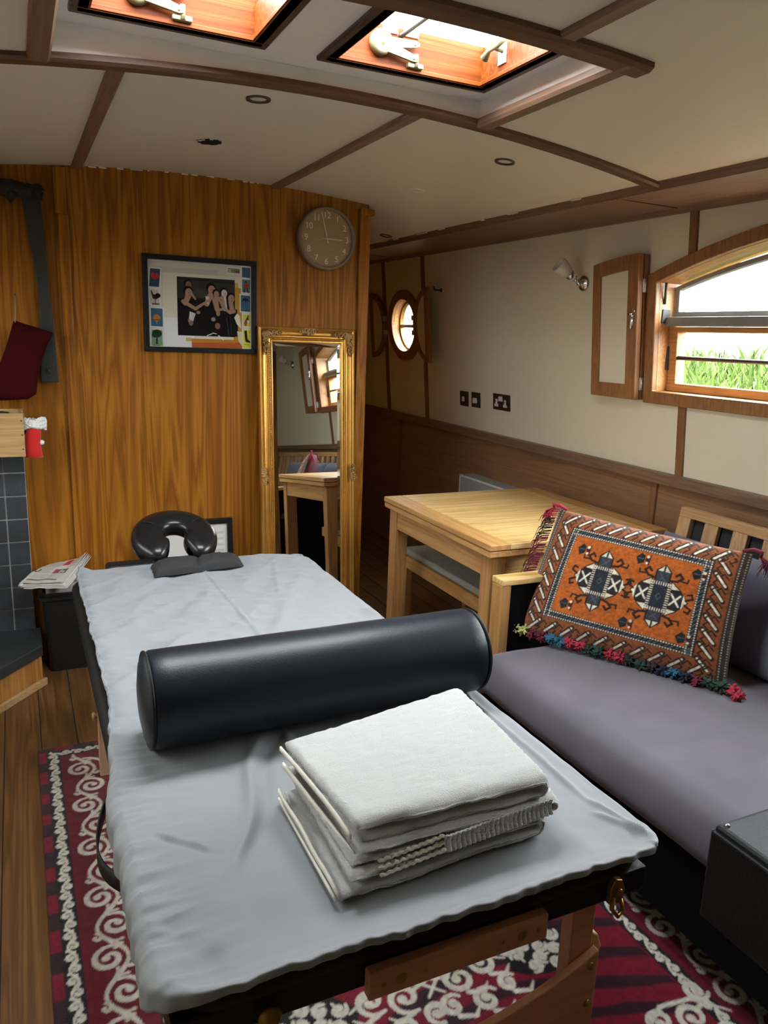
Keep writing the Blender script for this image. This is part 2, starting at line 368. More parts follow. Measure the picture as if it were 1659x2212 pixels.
# floor
mb = MB(); mb.box(-.9, 2.5, -2.3, 6.1, -.04, 0)
struct('floor', mb, 'floor', 'worn brown wooden floorboards', 'floor')
mb = MB()
for x in [-.472+.118*k for k in range(0, 24)]: mb.box(x-.0015, x+.0015, -2.3, 6.1, 0, .0012)
tag(obj('floor_seam', mb, 'hole'), 'dark seams between the worn floorboards', 'floor seam', kind='structure')
# walls
mb = MB(); mb.box(-.94, 2.5, -2.34, -2.3, 0, 2.1); struct('wall_front', mb, 'bulkhead', 'oak panelled bulkhead behind the camera', 'wall')
mb = MB(); mb.box(XB-.04, 2.5, 6.1, 6.14, 0, 2.1); struct('wall_corridor', mb, 'bulkhead', 'oak bulkhead at the far end of the passage', 'wall')
mb = MB(); mb.box(XB-.04, XB-.01, YB+.03, 6.1, 0, 2.06); struct('wall_passage', mb, 'bulkhead', 'oak partition along the passage behind the mirror wall', 'wall')
top = [(x, ZC(x)+.004) for x in np.linspace(XB, -.9, 24)]
mb = MB(); mb.prism([(-.9, 0), (XB, 0)]+top, YB, YB+.03, 'y'); struct('wall_back', mb, 'bulkhead', 'orange oak veneer bulkhead with clock, picture and mirror', 'wall')
mb = MB(); mb.box(.186, .226, YB-.014, YB, 0, 1.88, .003); mb.box(.178, .222, YB-.018, YB, 1.88, 2.055, .003)
mb.box(.177, .186, YB-.002, YB+.001, 0, 1.88)
struct('trim_1', mb, 'bulkhead', 'upright oak cover strip on the bulkhead beside the hearth', 'trim')
mb = MB(); mb.box(XB-.048, XB+.006, YB-.016, YB+.034, 0, 2.03, .004); mb.box(XB-.05, XB+.02, YB-.03, YB+.034, 2.0, 2.028, .004)
struct('trim_2', mb, 'bulkhead', 'upright oak corner post at the bulkhead end', 'trim')

# arched window and round window cut in the hull side
WY0, WY1, WZ0, WSP, WPK = .455, 2.405, 1.275, 1.70, 1.855
def arch(off, n=28, top_drop=0):
    yc = (WY0+WY1)/2; w = (WY1-WY0)/2
    pts = [(WY0-off, WZ0-off), (WY1+off, WZ0-off)]
    for k in range(n+1):
        u = 1-2*k/n; pts.append((yc+u*(w+off), WSP+off*.6+(WPK-WSP+off*.4-top_drop)*(1-u*u)))
    return pts
PC, PZ, PR = 4.67, 1.529, .165
def circ(r, n=40, yc=PC, zc=PZ): return [(yc+r*math.cos(2*PI*k/n), zc+r*math.sin(2*PI*k/n)) for k in range(n)]
out = [(-2.3, .9), (6.1, .9), (6.1, 1.985), (-2.3, 1.985)]
v1, f1 = tess(out, [arch(0)[::-1], circ(PR+.005)[::-1]], lambda y, z: (XR(z), y, z))
v2, f2 = tess(out, [arch(0)[::-1], circ(PR+.005)[::-1]], lambda y, z: (XR(z)+.06, y, z))
mb = MB(); mb.add(v1, f1); mb.add(v2, f2)
struct('wall_right', mb, 'wall', 'cream hull side wall above the dado rail', 'wall')
mb = MB(); mb.box(2.40, 2.44, -2.3, 6.1, 0, .93); struct('wall_right_dado', mb, 'lining', 'brown oak dado lining below the cream hull wall', 'wall panelling')
mb = MB(); mb.box(2.362, 2.405, -2.3, 6.1, .902, .948, .005); struct('trim_3', mb, 'trim_y', 'long oak dado rail along the hull wall', 'trim')
mb = MB(); n = 0
def upright(y, z0, z1, w=.036, t=.010):
    m = MB(); m.add([(XR(z)-a, yy, z) for z in (z0, z1) for a in (t, -.01) for yy in (y-w/2, y+w/2)],
                    [(0, 1, 5, 4), (2, 6, 7, 3), (0, 4, 6, 2), (1, 3, 7, 5), (4, 5, 7, 6), (0, 2, 3, 1)]); return m
for nm, y, z0, z1, lb in (('trim_4', 2.255, .94, 1.235, 'short oak strip on the cream wall below the arched window'), ('trim_5', 2.245, 1.76, 1.975, 'short oak strip above the arched window'),
                          ('trim_6', 4.395, .94, 1.975, 'upright oak strip on the cream wall right of the round window'), ('trim_7', 4.965, .94, 1.975, 'upright oak strip on the cream wall left of the round window'),
                          ('trim_8', .60, .94, 1.235, 'short oak strip below the near end of the arched window')):
    struct(nm, upright(y, z0, z1), 'trim_z', lb, 'trim')
for nm, y, lb in (('trim_9', 2.378, 'oak strip on the dado lining behind the dining table'), ('trim_10', 4.78, 'oak strip on the dark dado lining in the passage')):
    m = MB(); m.box(2.388, 2.401, y-.018, y+.018, 0, .905, .002); struct(nm, m, 'trim_z', lb, 'trim')
# the opposite side of the boat, out of the picture, with an unseen arched window added for fill light
LO = .62
out = [(-2.3, 0), (3.5, 0), (3.5, 1.95), (-2.3, 1.95)]; lh = [(y+LO, z) for y, z in arch(0)][::-1]
mb = MB()
for x in (-.9, -.96):
    v, f = tess(out, [lh], lambda y, z: (x, y, z)); mb.add(v, f)
struct('wall_left', mb, 'wall', 'cream boat wall on the left side of the saloon', 'wall')
t = thing('added_fill_window', 'arched window added to the left boat wall as unseen fill light', 'window', (-.93, 2.05, WZ0), kind='structure')
def ringx(inner, outer, x0, x1):
    m = MB(); n = len(inner); vs = [(x, y+LO, z) for x in (x0, x1) for l in (inner, outer) for y, z in l]; fs = []
    for i in range(n):
        j = (i+1) % n; fs += [(i, n+i, n+j, j), (2*n+i, 2*n+j, 3*n+j, 3*n+i), (n+i, 3*n+i, 3*n+j, n+j), (i, j, 2*n+j, 2*n+i)]
    return m.add(vs, fs)
obj('casing', ringx(arch(0), arch(.05), -.904, -.876), 'casing_z', t); obj('window_lining', ringx(arch(-.001), arch(.014), -1.03, -.9), 'casing', t)
m = MB(); m.box(-1.01, -.96, WY0+LO, WY1+LO, WZ0+.25, WZ0+.28); obj('transom_rail', m, 'greyframe', t)
v, f = tess([(y+LO, z) for y, z in arch(0)], [], lambda y, z: (-.985, y, z)); m = MB(); m.add(v, f); obj('glass', m, 'dimglass', t)
# soffit under the side deck, its moulding
mb = MB(); pr = [(1.965, ZC(1.965)), (1.985, ZC(1.985)-.022), (2.25, 1.957), (2.285, 1.945), (2.33, 1.945), (2.36, 2.02), (1.965, 2.06)]
mb.prism(pr, -2.3, 6.1, 'y'); struct('trim_11', mb, 'trim_y', 'dark brown wooden soffit along the top of the hull wall', 'trim')
mb = MB()
for y in (2.30, 4.72, 1.2): mb.add([(2.0, y, 1.9635), (2.25, y-.02, 1.9555), (2.25, y-.015, 1.9555), (2.0, y+.005, 1.9635), (2.0, y, 1.962), (2.25, y-.02, 1.954), (2.25, y-.015, 1.954), (2.0, y+.005, 1.962)], [(4, 5, 6, 7), (0, 1, 5, 4), (2, 3, 7, 6)])
struct('trim_12', mb, 'hole', 'butt joint lines across the brown soffit', 'trim')
# ceiling with the skylight recess
SX0, SX1, SY0, SY1, SZ = .105, 1.268, 1.53, 2.10, 2.127
HL = (.19, .556); HR = (.766, 1.182); HY = (1.575, 1.965)
xs = sorted(set([-.9, 2.0, SX0, SX1]+list(np.linspace(-.9, 2.0, 30)))); ys = [-2.3, SY0, SY1, 6.1]
mb = MB()
for th in (0, .03):
    for i in range(len(xs)-1):
        for j in range(3):
            if j == 1 and xs[i] >= SX0-1e-6 and xs[i+1] <= SX1+1e-6: continue
            mb.add([(xs[i], ys[j], ZC(xs[i])+th), (xs[i+1], ys[j], ZC(xs[i+1])+th), (xs[i+1], ys[j+1], ZC(xs[i+1])+th), (xs[i], ys[j+1], ZC(xs[i])+th)], [(0, 3, 2, 1)], True)
struct('ceiling', mb, 'ceil', 'cambered cream panelled boat ceiling', 'ceiling')
mb = MB()
for (a, b) in (((SX0, SY0), (SX1, SY0)), ((SX1, SY0), (SX1, SY1)), ((SX1, SY1), (SX0, SY1)), ((SX0, SY1), (SX0, SY0))):
    n = 12
    for k in range(n):
        p = [a[i]+(b[i]-a[i])*k/n for i in (0, 1)]; q = [a[i]+(b[i]-a[i])*(k+1)/n for i in (0, 1)]
        mb.add([(p[0], p[1], ZC(p[0])-.002), (q[0], q[1], ZC(q[0])-.002), (q[0], q[1], SZ), (p[0], p[1], SZ)], [(0, 1, 2, 3)])
rc = lambda h: [(h[0], HY[0]), (h[1], HY[0]), (h[1], HY[1]), (h[0], HY[1])][::-1]
v, f = tess([(SX0, SY0), (SX1, SY0), (SX1, SY1), (SX0, SY1)], [rc(HL), rc(HR)], lambda x, y: (x, y, SZ)); mb.add(v, f)
v, f = tess([(SX0-.02, SY0-.02), (SX1+.02, SY0-.02), (SX1+.02, SY1+.02), (SX0-.02, SY1+.02)], [rc(HL), rc(HR)], lambda x, y: (x, y, SZ+.03)); mb.add(v, f)
struct('ceiling_recess', mb, 'white', 'white painted recess around the two roof hatches', 'ceiling')
# brown cover strips on the ceiling
def camber_strip(x0, x1, y0, y1, dz, n=26):
    m = MB(); X = np.linspace(x0, x1, n+1); ry = (y1-y0)*.18
    pf = [(y0, .004), (y0, -dz*.6), (y0+ry, -dz), (y1-ry, -dz), (y1, -dz*.6), (y1, .004)]; k = len(pf)
    vs = [(x, y, ZC(x)+z) for x in X for y, z in pf]
    m.add(vs, [(i*k+j, i*k+j+1, (i+1)*k+j+1, (i+1)*k+j) for i in range(n) for j in range(k-1)]+[list(range(k)), list(range(n*k, n*k+k))[::-1]]); return m
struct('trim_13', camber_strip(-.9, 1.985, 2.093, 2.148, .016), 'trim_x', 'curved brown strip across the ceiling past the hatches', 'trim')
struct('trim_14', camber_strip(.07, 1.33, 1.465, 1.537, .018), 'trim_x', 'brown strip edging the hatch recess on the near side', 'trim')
def long_strip(xc, w, y0, y1, dz=.012):
    m = MB(); m.prism([(xc-w/2, ZC(xc-w/2)+.004), (xc-w/2, ZC(xc)-dz*.5), (xc-w/2+.006, ZC(xc)-dz), (xc+w/2-.006, ZC(xc)-dz), (xc+w/2, ZC(xc)-dz*.5), (xc+w/2, ZC(xc+w/2)+.004)], y0, y1, 'y'); return m
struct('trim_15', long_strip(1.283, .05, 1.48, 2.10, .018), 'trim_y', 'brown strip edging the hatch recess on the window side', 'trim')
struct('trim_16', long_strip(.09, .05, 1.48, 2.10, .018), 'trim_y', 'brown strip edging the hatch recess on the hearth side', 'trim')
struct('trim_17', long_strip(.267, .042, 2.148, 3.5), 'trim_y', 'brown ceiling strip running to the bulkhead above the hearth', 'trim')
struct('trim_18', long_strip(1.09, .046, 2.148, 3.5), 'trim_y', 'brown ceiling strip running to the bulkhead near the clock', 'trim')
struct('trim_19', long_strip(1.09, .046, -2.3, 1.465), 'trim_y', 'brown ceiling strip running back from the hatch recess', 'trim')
# pale sealant flakes along the ceiling edges
mb = MB()
rs = random.Random(3)
for k in range(16):
    x = rs.uniform(.3, 1.1); l = rs.uniform(.006, .035); mb.box(x, x+l, YB-.003, YB, ZC(x)-.003-rs.random()*.003, ZC(x), .0008)
for k in range(14):
    y = rs.uniform(2.3, 4.4); l = rs.uniform(.01, .06); mb.box(1.955, 1.968, y, y+l, ZC(1.96)-.006, ZC(1.96), .001)
for xc, y0, y1 in ((1.09, 2.2, 3.4), (1.09, 1.0, 1.4)):
    for k in range(6):
        y = rs.uniform(y0, y1); l = rs.uniform(.01, .05); mb.box(xc+.022, xc+.026, y, y+l, ZC(xc)-.006, ZC(xc), .001)
tag(obj('ceiling_sealant', mb, 'crack'), 'flaking white sealant along the ceiling edges', 'sealant', kind='structure')

# hatches
def hatch(name, hx, label):
    t = thing(name, label, 'roof hatch', ((hx[0]+hx[1])/2, sum(HY)/2, SZ), kind='structure')
    x0, x1, y0, y1 = hx[0], hx[1], HY[0], HY[1]
    m = MB(); o = .040; zt = SZ-.010
    m.box(x0-o, x1+o, y1-.002, y1+o, zt, SZ+.004, .004); m.box(x0-o, x1+o, y0-o, y0+.002, zt, SZ+.004, .004)
    m.box(x0-o, x0+.002, y0-.001, y1+.001, zt, SZ+.004, .004); m.box(x1-.002, x1+o, y0-.001, y1+.001, zt, SZ+.004, .004)
    obj('hatch_trim', m, 'hatch_dark', t)
    m = MB(); z1 = SZ+.066; w = .022
    m.box(x0-w, x1+w, y1, y1+w, SZ-.010, z1); m.box(x0-w, x1+w, y0-w, y0, SZ-.010, z1)
    m.box(x0-w, x0, y0, y1, SZ-.010, z1); m.box(x1, x1+w, y0, y1, SZ-.010, z1)
    i = .004
    for zz in (SZ-.008,):
        m.box(x0, x1, y1-i, y1, zz, zz+.010, .001); m.box(x0, x0+i, y0, y1, zz, zz+.010, .001); m.box(x1-i, x1, y0, y1, zz, zz+.010, .001)
    obj('coaming', m, 'mahogany', t)
    m = MB(); e = .014; za, zb = z1+.006, SZ+.095
    m.box(x0-w-.02, x1+w+.02, y1+e, y1+w+.03, za-.01, zb); m.box(x0-w-.02, x1+w+.02, y0-w-.03, y0-e, za-.01, zb)
    m.box(x0-w-.02, x0-e, y0-e, y1+e, za-.01, zb); m.box(x1+e, x1+w+.02, y0-e, y1+e, za-.01, zb)
    lid = obj('hatch_lid', m, 'mahogany', t)
    m = MB(); m.add([(x0-e-.004, y0-e-.004, zb-.006), (x1+e+.004, y0-e-.004, zb-.006), (x1+e+.004, y1+e+.004, zb-.006), (x0-e-.004, y1+e+.004, zb-.006)], [(0, 1, 2, 3)]); obj('glass', m, 'hatchglass', lid)
    m = MB(); m.tube([((x0+x1)/2-.03, y0-e, zb-.020), ((x0+x1)/2-.03, y1+e, zb-.020)], .006, 10)
    obj('guard_bar', m, 'iron', lid)
    m = MB()
    for dx in (-.06, .0): m.box((x0+x1)/2+dx-.022, (x0+x1)/2+dx+.022, y1+e-.004, y1+e, za+.006, za+.028, .001)
    obj('bracket', m, 'silver', lid)
    # stay: round disc with two arms fixed to the far coaming
    m = MB(); cx = x0+.115 if hx is HR else x0+.10; cz = SZ+.045; yy = y1-.012
    Mx = Matrix.Translation((cx, yy, cz)) @ Matrix.Rotation(PI/2, 4, 'X')
    m.lathe([(0, .012), (.006, .012), (.008, .009), (.018, .009), (.020, .011), (.026, .010), (.030, .004), (.030, -.012), (0, -.012)], Mx, 28)
    obj('stay_disc', m, 'brass', t)
    for j, (ex, ez) in enumerate(((.105, .010), (.10, -.022))):
        a = math.atan2(ez, ex); L = math.hypot(ex, ez)
        M4 = Matrix.Translation((cx, yy-.002-.004*j, cz-.006*j)) @ Matrix.Rotation(-a, 4, 'Y')
        m = MB(); m.prism([(.005, -.014), (L-.01, -.008), (L, -.004), (L, .004), (L-.01, .008), (.005, .014)], -.004, .004, 'y', .001, M4)
        m.lathe([(0, .006), (.004, .006), (.005, -.006), (0, -.006)], M4 @ Matrix.Translation((L-.012, 0, 0)) @ Matrix.Rotation(PI/2, 4, 'X'), 12)
        obj('stay_arm', m, 'brass', t)
    m = MB(); m.box(cx+.075, cx+.120, yy-.004, y1, SZ+.000, SZ+.012, .003); m.lathe([(0, .03), (.006, .03), (.006, 0), (0, 0)], Matrix.Translation((cx+.098, yy-.002, SZ+.002)), 12)
    obj('stay_foot', m, 'brass', t)
    if hx is HR:
        m = MB(); px, py, pz = x1-.012, 1.86, SZ+.052
        m.box(x1-.004, x1, py-.018, py+.018, SZ+.018, SZ+.066, .001); obj('latch_plate', m, 'silver', t)
        m = MB(); m.tube([(x1, py, pz), (x1-.030, py, pz+.004)], .008, 12); m.tube([(x1-.03, py-.042, pz+.010), (x1-.03, py-.02, pz), (x1-.03, py+.02, pz), (x1-.03, py+.042, pz-.014)], [.010, .006, .006, .011], 12)
        m.tube([(x1-.028, py, pz), (x1-.028, py+.01, pz+.04)], [.006, .011], 12)
        obj('latch_handle', m, 'brass', t)
    return t
hatch('window_3', HL, 'glazed mahogany roof hatch at the top left, cut by the photo edge')
hatch('window_4', HR, 'glazed mahogany roof hatch above the room centre with T-shaped latch')

# arched hull window
t = thing('window_1', 'large arched window in the hull wall looking onto a grassy bank', 'window', (2.36, 1.43, WZ0), kind='structure')
def ring(inner, outer, x0, x1, lean=True):
    m = MB(); n = len(inner)
    g = (lambda a, z: XR(z)+a) if lean else (lambda a, z: a)
    vs = [(g(x0, p[1]), *p) for p in inner]+[(g(x0, p[1]), *p) for p in outer]+[(g(x1, p[1]), *p) for p in inner]+[(g(x1, p[1]), *p) for p in outer]
    fs = []
    for i in range(n):
        j = (i+1) % n
        fs += [(i, n+i, n+j, j), (2*n+i, 2*n+j, 3*n+j, 3*n+i), (n+i, 3*n+i, 3*n+j, n+j), (i, j, 2*n+j, 2*n+i)]
    return m.add(vs, fs)
o = obj('casing', ring(arch(0), arch(.05), -.024, .004), 'casing_z', t); bevmod(o, .004)
m = ring(arch(-.001), arch(.014), .0, .135); obj('window_lining', m, 'casing', t)
GX = .085
def sash(pts_o, pts_i, x0, x1): return ring(pts_i, pts_o, x0, x1)
ym, yM = WY0, WY1
lo_o = [(ym, WZ0+.002), (yM, WZ0+.002), (yM, WZ0+.258), (ym, WZ0+.258)]; lo_i = [(ym+.045, WZ0+.035), (yM-.045, WZ0+.035), (yM-.045, WZ0+.238), (ym+.045, WZ0+.238)]
o = obj('lower_sash', sash(lo_o, lo_i, GX-.03, GX+.02), 'casing', t); bevmod(o, .003)
m = MB(); z0, z1 = lo_i[0][1], lo_i[2][1]
def pane(m, pts, a): 
    v, f = tess(pts, [], lambda y, z: (XR(z)+a, y, z)); m.add(v, f); return m
obj('glass', pane(MB(), lo_i, GX), 'glass', o)
m = MB(); zt = WZ0+.280
m.box(XR(zt)+GX-.055, XR(zt)+GX+.012, ym, yM, zt-.02, zt+.016, .004); obj('transom_rail', m, 'greyframe', t)
m = MB(); zb = 1.412; m.tube([(XR(zb)+.065, ym+.006, zb), (XR(zb)+.065, yM-.006, zb)], .0085, 12); 
bar = obj('guard_bar', m, 'iron', t)
m = MB()
for yy in (yM-.004, ym+.004): m.box(XR(zb)+.045, XR(zb)+.085, yy-.004, yy+.004, zb-.05, zb+.045, .002)
obj('bar_bracket', m, 'iron', bar)
# upper arched sash, tilted inwards about its bottom edge
def arch_up(off, z0):
    yc = (WY0+WY1)/2; w = (WY1-WY0)/2-.006; n = 28
    pts = [(yc-w+off, z0+off), (yc+w-off, z0+off)]
    for k in range(n+1):
        u = 1-2*k/n; pts.append((yc+u*(w-off), WSP-.012-off*.6+(WPK-WSP-.012-off*.4)*(1-u*u)))
    return pts
z0 = WZ0+.297
m = ring(arch_up(.020, z0), arch_up(0, z0), 0, .028, False)
ax = XR(z0)+GX-.01; tl = math.tan(math.radians(5))
m.v = [(ax+v[0]-(v[2]-z0)*tl, v[1], v[2]) for v in m.v]
us = obj('upper_sash', m, 'greyframe', t); bevmod(us, .003)
v, f = tess(arch_up(.018, z0), [], lambda y, z: (ax+.012-(z-z0)*tl, y, z)); m = MB(); m.add(v, f)
obj('glass', m, 'glass', us)
m = MB(); m.tube([(XR(1.6)+.02, yM-.004, 1.62), (XR(1.7)+.01, yM-.02, 1.70)], .005, 8); m.box(XR(1.56)+.01, XR(1.56)+.05, yM-.006, yM, 1.545, 1.60, .002); obj('sash_stay', m, 'iron', t)

# round hull window
t = thing('window_2', 'small round porthole in the hull wall beyond the bulkhead', 'window', (2.34, PC, PZ), kind='structure')
o = obj('casing', ring(circ(PR), circ(PR+.062), -.022, .006), 'casing_z', t); bevmod(o, .004)
obj('window_lining', ring(circ(PR-.001), circ(PR+.014), .0, .062), 'casing', t)
o = obj('port_frame', ring(circ(PR-.016), circ(PR), .036, .062), 'oldbrass', t)
m = MB(); m.box(XR(PZ)+.036, XR(PZ)+.062, PC-PR+.01, PC+PR-.01, PZ-.012, PZ+.010, .004); obj('glazing_bar', m, 'greyframe', t)
obj('glass', pane(MB(), circ(PR-.012), .05), 'glass', t)

# outside: water's edge, grassy bank, sky comes from the world
mb = MB()
def bank(u, v):
    x = 3.2+u*9; y = -5+v*16; z = .75+min(1, u*5)*.35+.10*noise.noise(Vector((x*.8, y*.8, 0)))+(u*1.0); return (x, y, z)
mb.grid(bank, 30, 60); tag(obj('grassy_bank', mb, 'grass'), 'bright green grassy bank outside the arched window', 'bank', kind='structure')
mb = MB(); rs = random.Random(5)
for k in range(9000):
    y = rs.uniform(.2, 6.5); u = rs.random()**1.6*.22; x = 3.2+u*9; z = bank(u, (y+5)/16)[2]; h = rs.uniform(.06, .22); a = rs.uniform(0, 6.28); w = rs.uniform(.006, .013); ln = rs.uniform(-.12, .12); l2 = rs.uniform(-.1, .1)
    cx, cy = math.cos(a)*w, math.sin(a)*w
    mb.add([(x-cx, y-cy, z-.02), (x+cx, y+cy, z-.02), (x+cx*.7+ln*.4, y+cy*.7+l2*.4, z+h*.6), (x+ln, y+l2, z+h), (x-cx*.7+ln*.4, y-cy*.7+l2*.4, z+h*.6)], [(0, 1, 2, 3, 4)])
tag(obj('long_grass', mb, 'blade'), 'long grass blades growing on the bank outside', 'grass', kind='stuff')
t = thing('bare_sapling', 'thin bare reddish sapling standing on the bank outside', 'sapling', (3.55, 2.62, 1.0))
m = MB(); m.tube([(3.55, 2.62, .9), (3.56, 2.63, 1.2), (3.54, 2.61, 1.5), (3.57, 2.58, 1.75)], [.016, .013, .010, .005], 8); obj('trunk', m, 'stem', t)
m = MB()
for a, b, c in ((1.15, .22, .28), (1.3, -.2, .2), (1.42, .12, .25)): m.tube([(3.55, 2.62, a), (3.55, 2.62+b*.6, a+c*.6), (3.52, 2.62+b, a+c)], [.006, .004, .002], 6)
obj('branch', m, 'stem', t)

# ================================================================== ON THE HULL WALL
def lean(m): m.v = [(XR(v[2])+v[0], v[1], v[2]) for v in m.v]; return m
def shutter(y0, y1, s, label):
    # y0 < y1; s = +1 hinged on its low-y side (towards the window), -1 on the high side
    t = thing('window_shutter', label, 'shutter', (2.33, (y0+y1)/2, 1.235), group='arched window shutters')
    top = lambda y: 1.812-.030*((y-y0)/(y1-y0) if s > 0 else (y1-y)/(y1-y0))**1.6
    for nm, a0, a1 in (('rear_leaf', -.032, -.010), ('front_leaf', -.064, -.038)):
        w = .046; n = 10
        outer = [(y0, 1.235), (y1, 1.235)]+[(y1+(y0-y1)*k/n, top(y1+(y0-y1)*k/n)) for k in range(n+1)]
        inner = [(y0+w+.014, 1.295), (y1-w, 1.295)]+[(y1-w+(y0+2*w+.014-y1)*k/n, top(y1-w+(y0+2*w+.014-y1)*k/n)-.058) for k in range(n+1)]
        m = MB(); N = len(outer)
        vs = [(a, *p) for a in (a0, a1) for l in (outer, inner) for p in l]; fs = []
        for i in range(N):
            j = (i+1) % N
            fs += [(i, j, N+j, N+i), (2*N+i, 3*N+i, 3*N+j, 2*N+j), (i, 2*N+i, 2*N+j, j), (N+i, N+j, 3*N+j, 3*N+i)]
        m.add(vs, fs); o = obj(nm, lean(m), 'casing_z', t); bevmod(o, .003)
        m = MB(); v, f = tess(inner, [], lambda y, z: (a0+.010, y, z)); m.add(v, f); v, f = tess(inner, [], lambda y, z: (a1-.004, y, z)); m.add(v, f)
        obj('panel', lean(m), 'wall', o)
    yh = y0 if s > 0 else y1
    for z in (1.30, 1.69):
        m = MB(); m.box(-.040, -.004, yh-.006, yh+.004, z-.026, z+.026, .001); m.box(-.008, -.003, min(yh, yh-s*.03), max(yh, yh-s*.03), z-.022, z+.022, .001)
        m.tube([(-.030, yh-s*.004, z-.024), (-.030, yh-s*.004, z+.024)], .005, 10); obj('hinge', lean(m), 'silver', t)
    yl = y0+.022 if s > 0 else y1-.022
    m = MB(); m.box(-.070, -.064, yl-.006, yl+.006, 1.53, 1.60, .001); m.tube([(-.070, yl, 1.578), (-.084, yl, 1.578)], .007, 10); m.tube([(-.076, yl, 1.52), (-.072, yl, 1.575)], .004, 8); m.box(-.072, -.064, yl-.014, yl+.010, 1.585, 1.593, .001)
    obj('latch', lean(m), 'chrome', t)
shutter(2.462, 2.735, 1, 'folded oak shutter with cream panel at the far side of the arched window')
shutter(.115, .388, -1, 'folded oak shutter at the near side of the arched window, seen only in the mirror')
def dshutter(yf, yv, a, label, hinge):
    t = thing('porthole_shutter', label, 'shutter', (2.33+a, (yf+yv)/2, PZ-.22), group='porthole shutters')
    R = .222; n = 20; sgn = 1 if yv > yf else -1; W = abs(yv-yf)
    P = lambda r, ins, off: [(yf+sgn*(ins+max(0, (W-ins-off))*math.sin(PI*k/n)), PZ-(R-off)*math.cos(PI*k/n)) for k in range(n+1)]
    outer = P(R, 0, 0); inner = P(R, .045, .042); N = n+1
    vs = [(b, *p) for b in (a-.022, a) for l in (outer, inner) for p in l]; fs = []
    for i in range(N):
        j = (i+1) % N; fs += [(i, j, N+j, N+i), (2*N+i, 3*N+i, 3*N+j, 2*N+j), (i, 2*N+i, 2*N+j, j), (N+i, N+j, 3*N+j, 3*N+i)]
    m = MB(); m.add(vs, fs); o = obj('frame', lean(m), 'casing_z', t); bevmod(o, .003)
    m = MB(); v, f = tess(inner, [], lambda y, z: (a-.012, y, z)); m.add(v, f); obj('panel', lean(m), 'wall', t)
    for z in (PZ-.045, PZ+.045):
        m = MB(); m.box(a-.028, a-.002, yv-.006+sgn*-.004, yv+.006, z-.016, z+.016, .001); m.box(min(a, -.004), max(a, -.001), yv+sgn*.002, yv+sgn*.022, z-.016, z+.016, .001); obj('hinge', lean(m), 'silver', t)
    return t
dshutter(5.165, 4.925, -.012, 'half-moon shutter folded left of the porthole, partly behind the bulkhead end', 1)
dshutter(4.205, 4.405, -.062, 'half-moon shutter standing open right of the porthole', 1)
m = MB(); z = 1.735; m.tube([(XR(z), 4.17, z), (XR(z)-.05, 4.17, z), (XR(z)-.055, 4.17, z+.02)], .005, 8); m.lathe([(0, .004), (.012, .004), (.012, 0), (0, 0)], Matrix.Translation((XR(z)-.003, 4.17, z)) @ Matrix.Rotation(-PI/2, 4, 'Y'), 14)
tag(obj('wall_hook', m, 'iron'), 'small dark hook on the cream wall above the open half-moon shutter', 'hook')
def sconce(y, label, group=None):
    z = 1.719; t = thing('wall_sconce', label, 'wall light', (XR(z), y, z), group='wall lights')
    m = MB(); Mx = Matrix.Rotation(-PI/2, 4, 'Y')
    m.lathe([(0, .020), (.012, .019), (.030, .012), (.036, .004), (.036, 0), (0, 0)], Mx, 28); obj('wall_plate', m, 'chrome', t, True)
    m = MB(); m.ell((-.028, 0, -.002), .013, .013, .013); m.tube([(-.03, 0, 0), (-.06, .006, .022)], .009, 12); obj('arm', m, 'chrome', t, True)
    d = Vector((-.80, .18, .57)).normalized(); Q = d.to_track_quat('Z', 'Y').to_matrix().to_4x4(); Mx = Matrix.Translation((-.055, .005, .018)) @ Q
    m = MB(); m.lathe([(0, -.004), (.018, -.002), (.022, .018), (.022, .030), (0, .030)], Mx, 24); obj('lamp_cup', m, 'chrome', t, True)
    m = MB(); m.lathe([(.016, .028), (.024, .034), (.030, .055), (.035, .082), (.036, .098), (.034, .098), (.032, .08), (.026, .052), (.014, .034)], Mx, 28); obj('lamp_shade', m, 'shade', t, True)
sconce(2.87, 'frosted glass wall light left of the open arched window shutter')
sconce(-.28, 'frosted glass wall light past the near window shutter, seen only in the mirror')
def plate(y0, y1, z0, z1, label, kind, cat='light switch', nm='light_switch'):
    zc = (z0+z1)/2; t = thing(nm, label, cat, (XR(zc), (y0+y1)/2, z0), group='light switches' if cat == 'light switch' else None)
    m = MB(); m.box(-.009, .002, y0, y1, z0, z1, .002); obj('face_plate', lean(m), 'plate', t)
    yc = (y0+y1)/2
    def rk(y, z, w, h):
        m = MB(); m.prism([(y-w*.42, z+h/2), (y+w*.42, z+h/2), (y+w*.5, z-h/2), (y-w*.5, z-h/2)], -.016, -.008, 'x', .0015); obj('rocker', lean(m), 'rocker', t)
    if kind == 'narrow': rk(yc, zc-.002, .022, .028)
    if kind == 'wide': rk(yc, zc-.004, .042, .030)
    if kind == 'socket':
        rk(yc, zc+.018, .036, .026)
        for s in (-1, 1):
            y = yc+s*.042; m = MB(); m.box(-.013, -.008, y-.0075, y+.0075, zc-.012, zc+.014, .001); m.box(-.0131, -.008, y-.018, y+.018, zc-.026, zc-.012, .002); o = obj('socket_insert', lean(m), 'rocker', t)
            m = MB(); m.box(-.0134, -.012, y-.002, y+.002, zc-.002, zc+.008); obj('pin_slot', lean(m), 'hole', o)
plate(3.885, 3.970, 1.072, 1.158, 'dark light switch with narrow white rocker, left of the pair', 'narrow')
plate(3.755, 3.840, 1.075, 1.161, 'dark light switch with wide white rocker, nearer the socket', 'wide')
plate(3.455, 3.612, 1.085, 1.172, 'dark double power socket with white inserts on the cream wall', 'socket', 'power socket', 'power_socket')
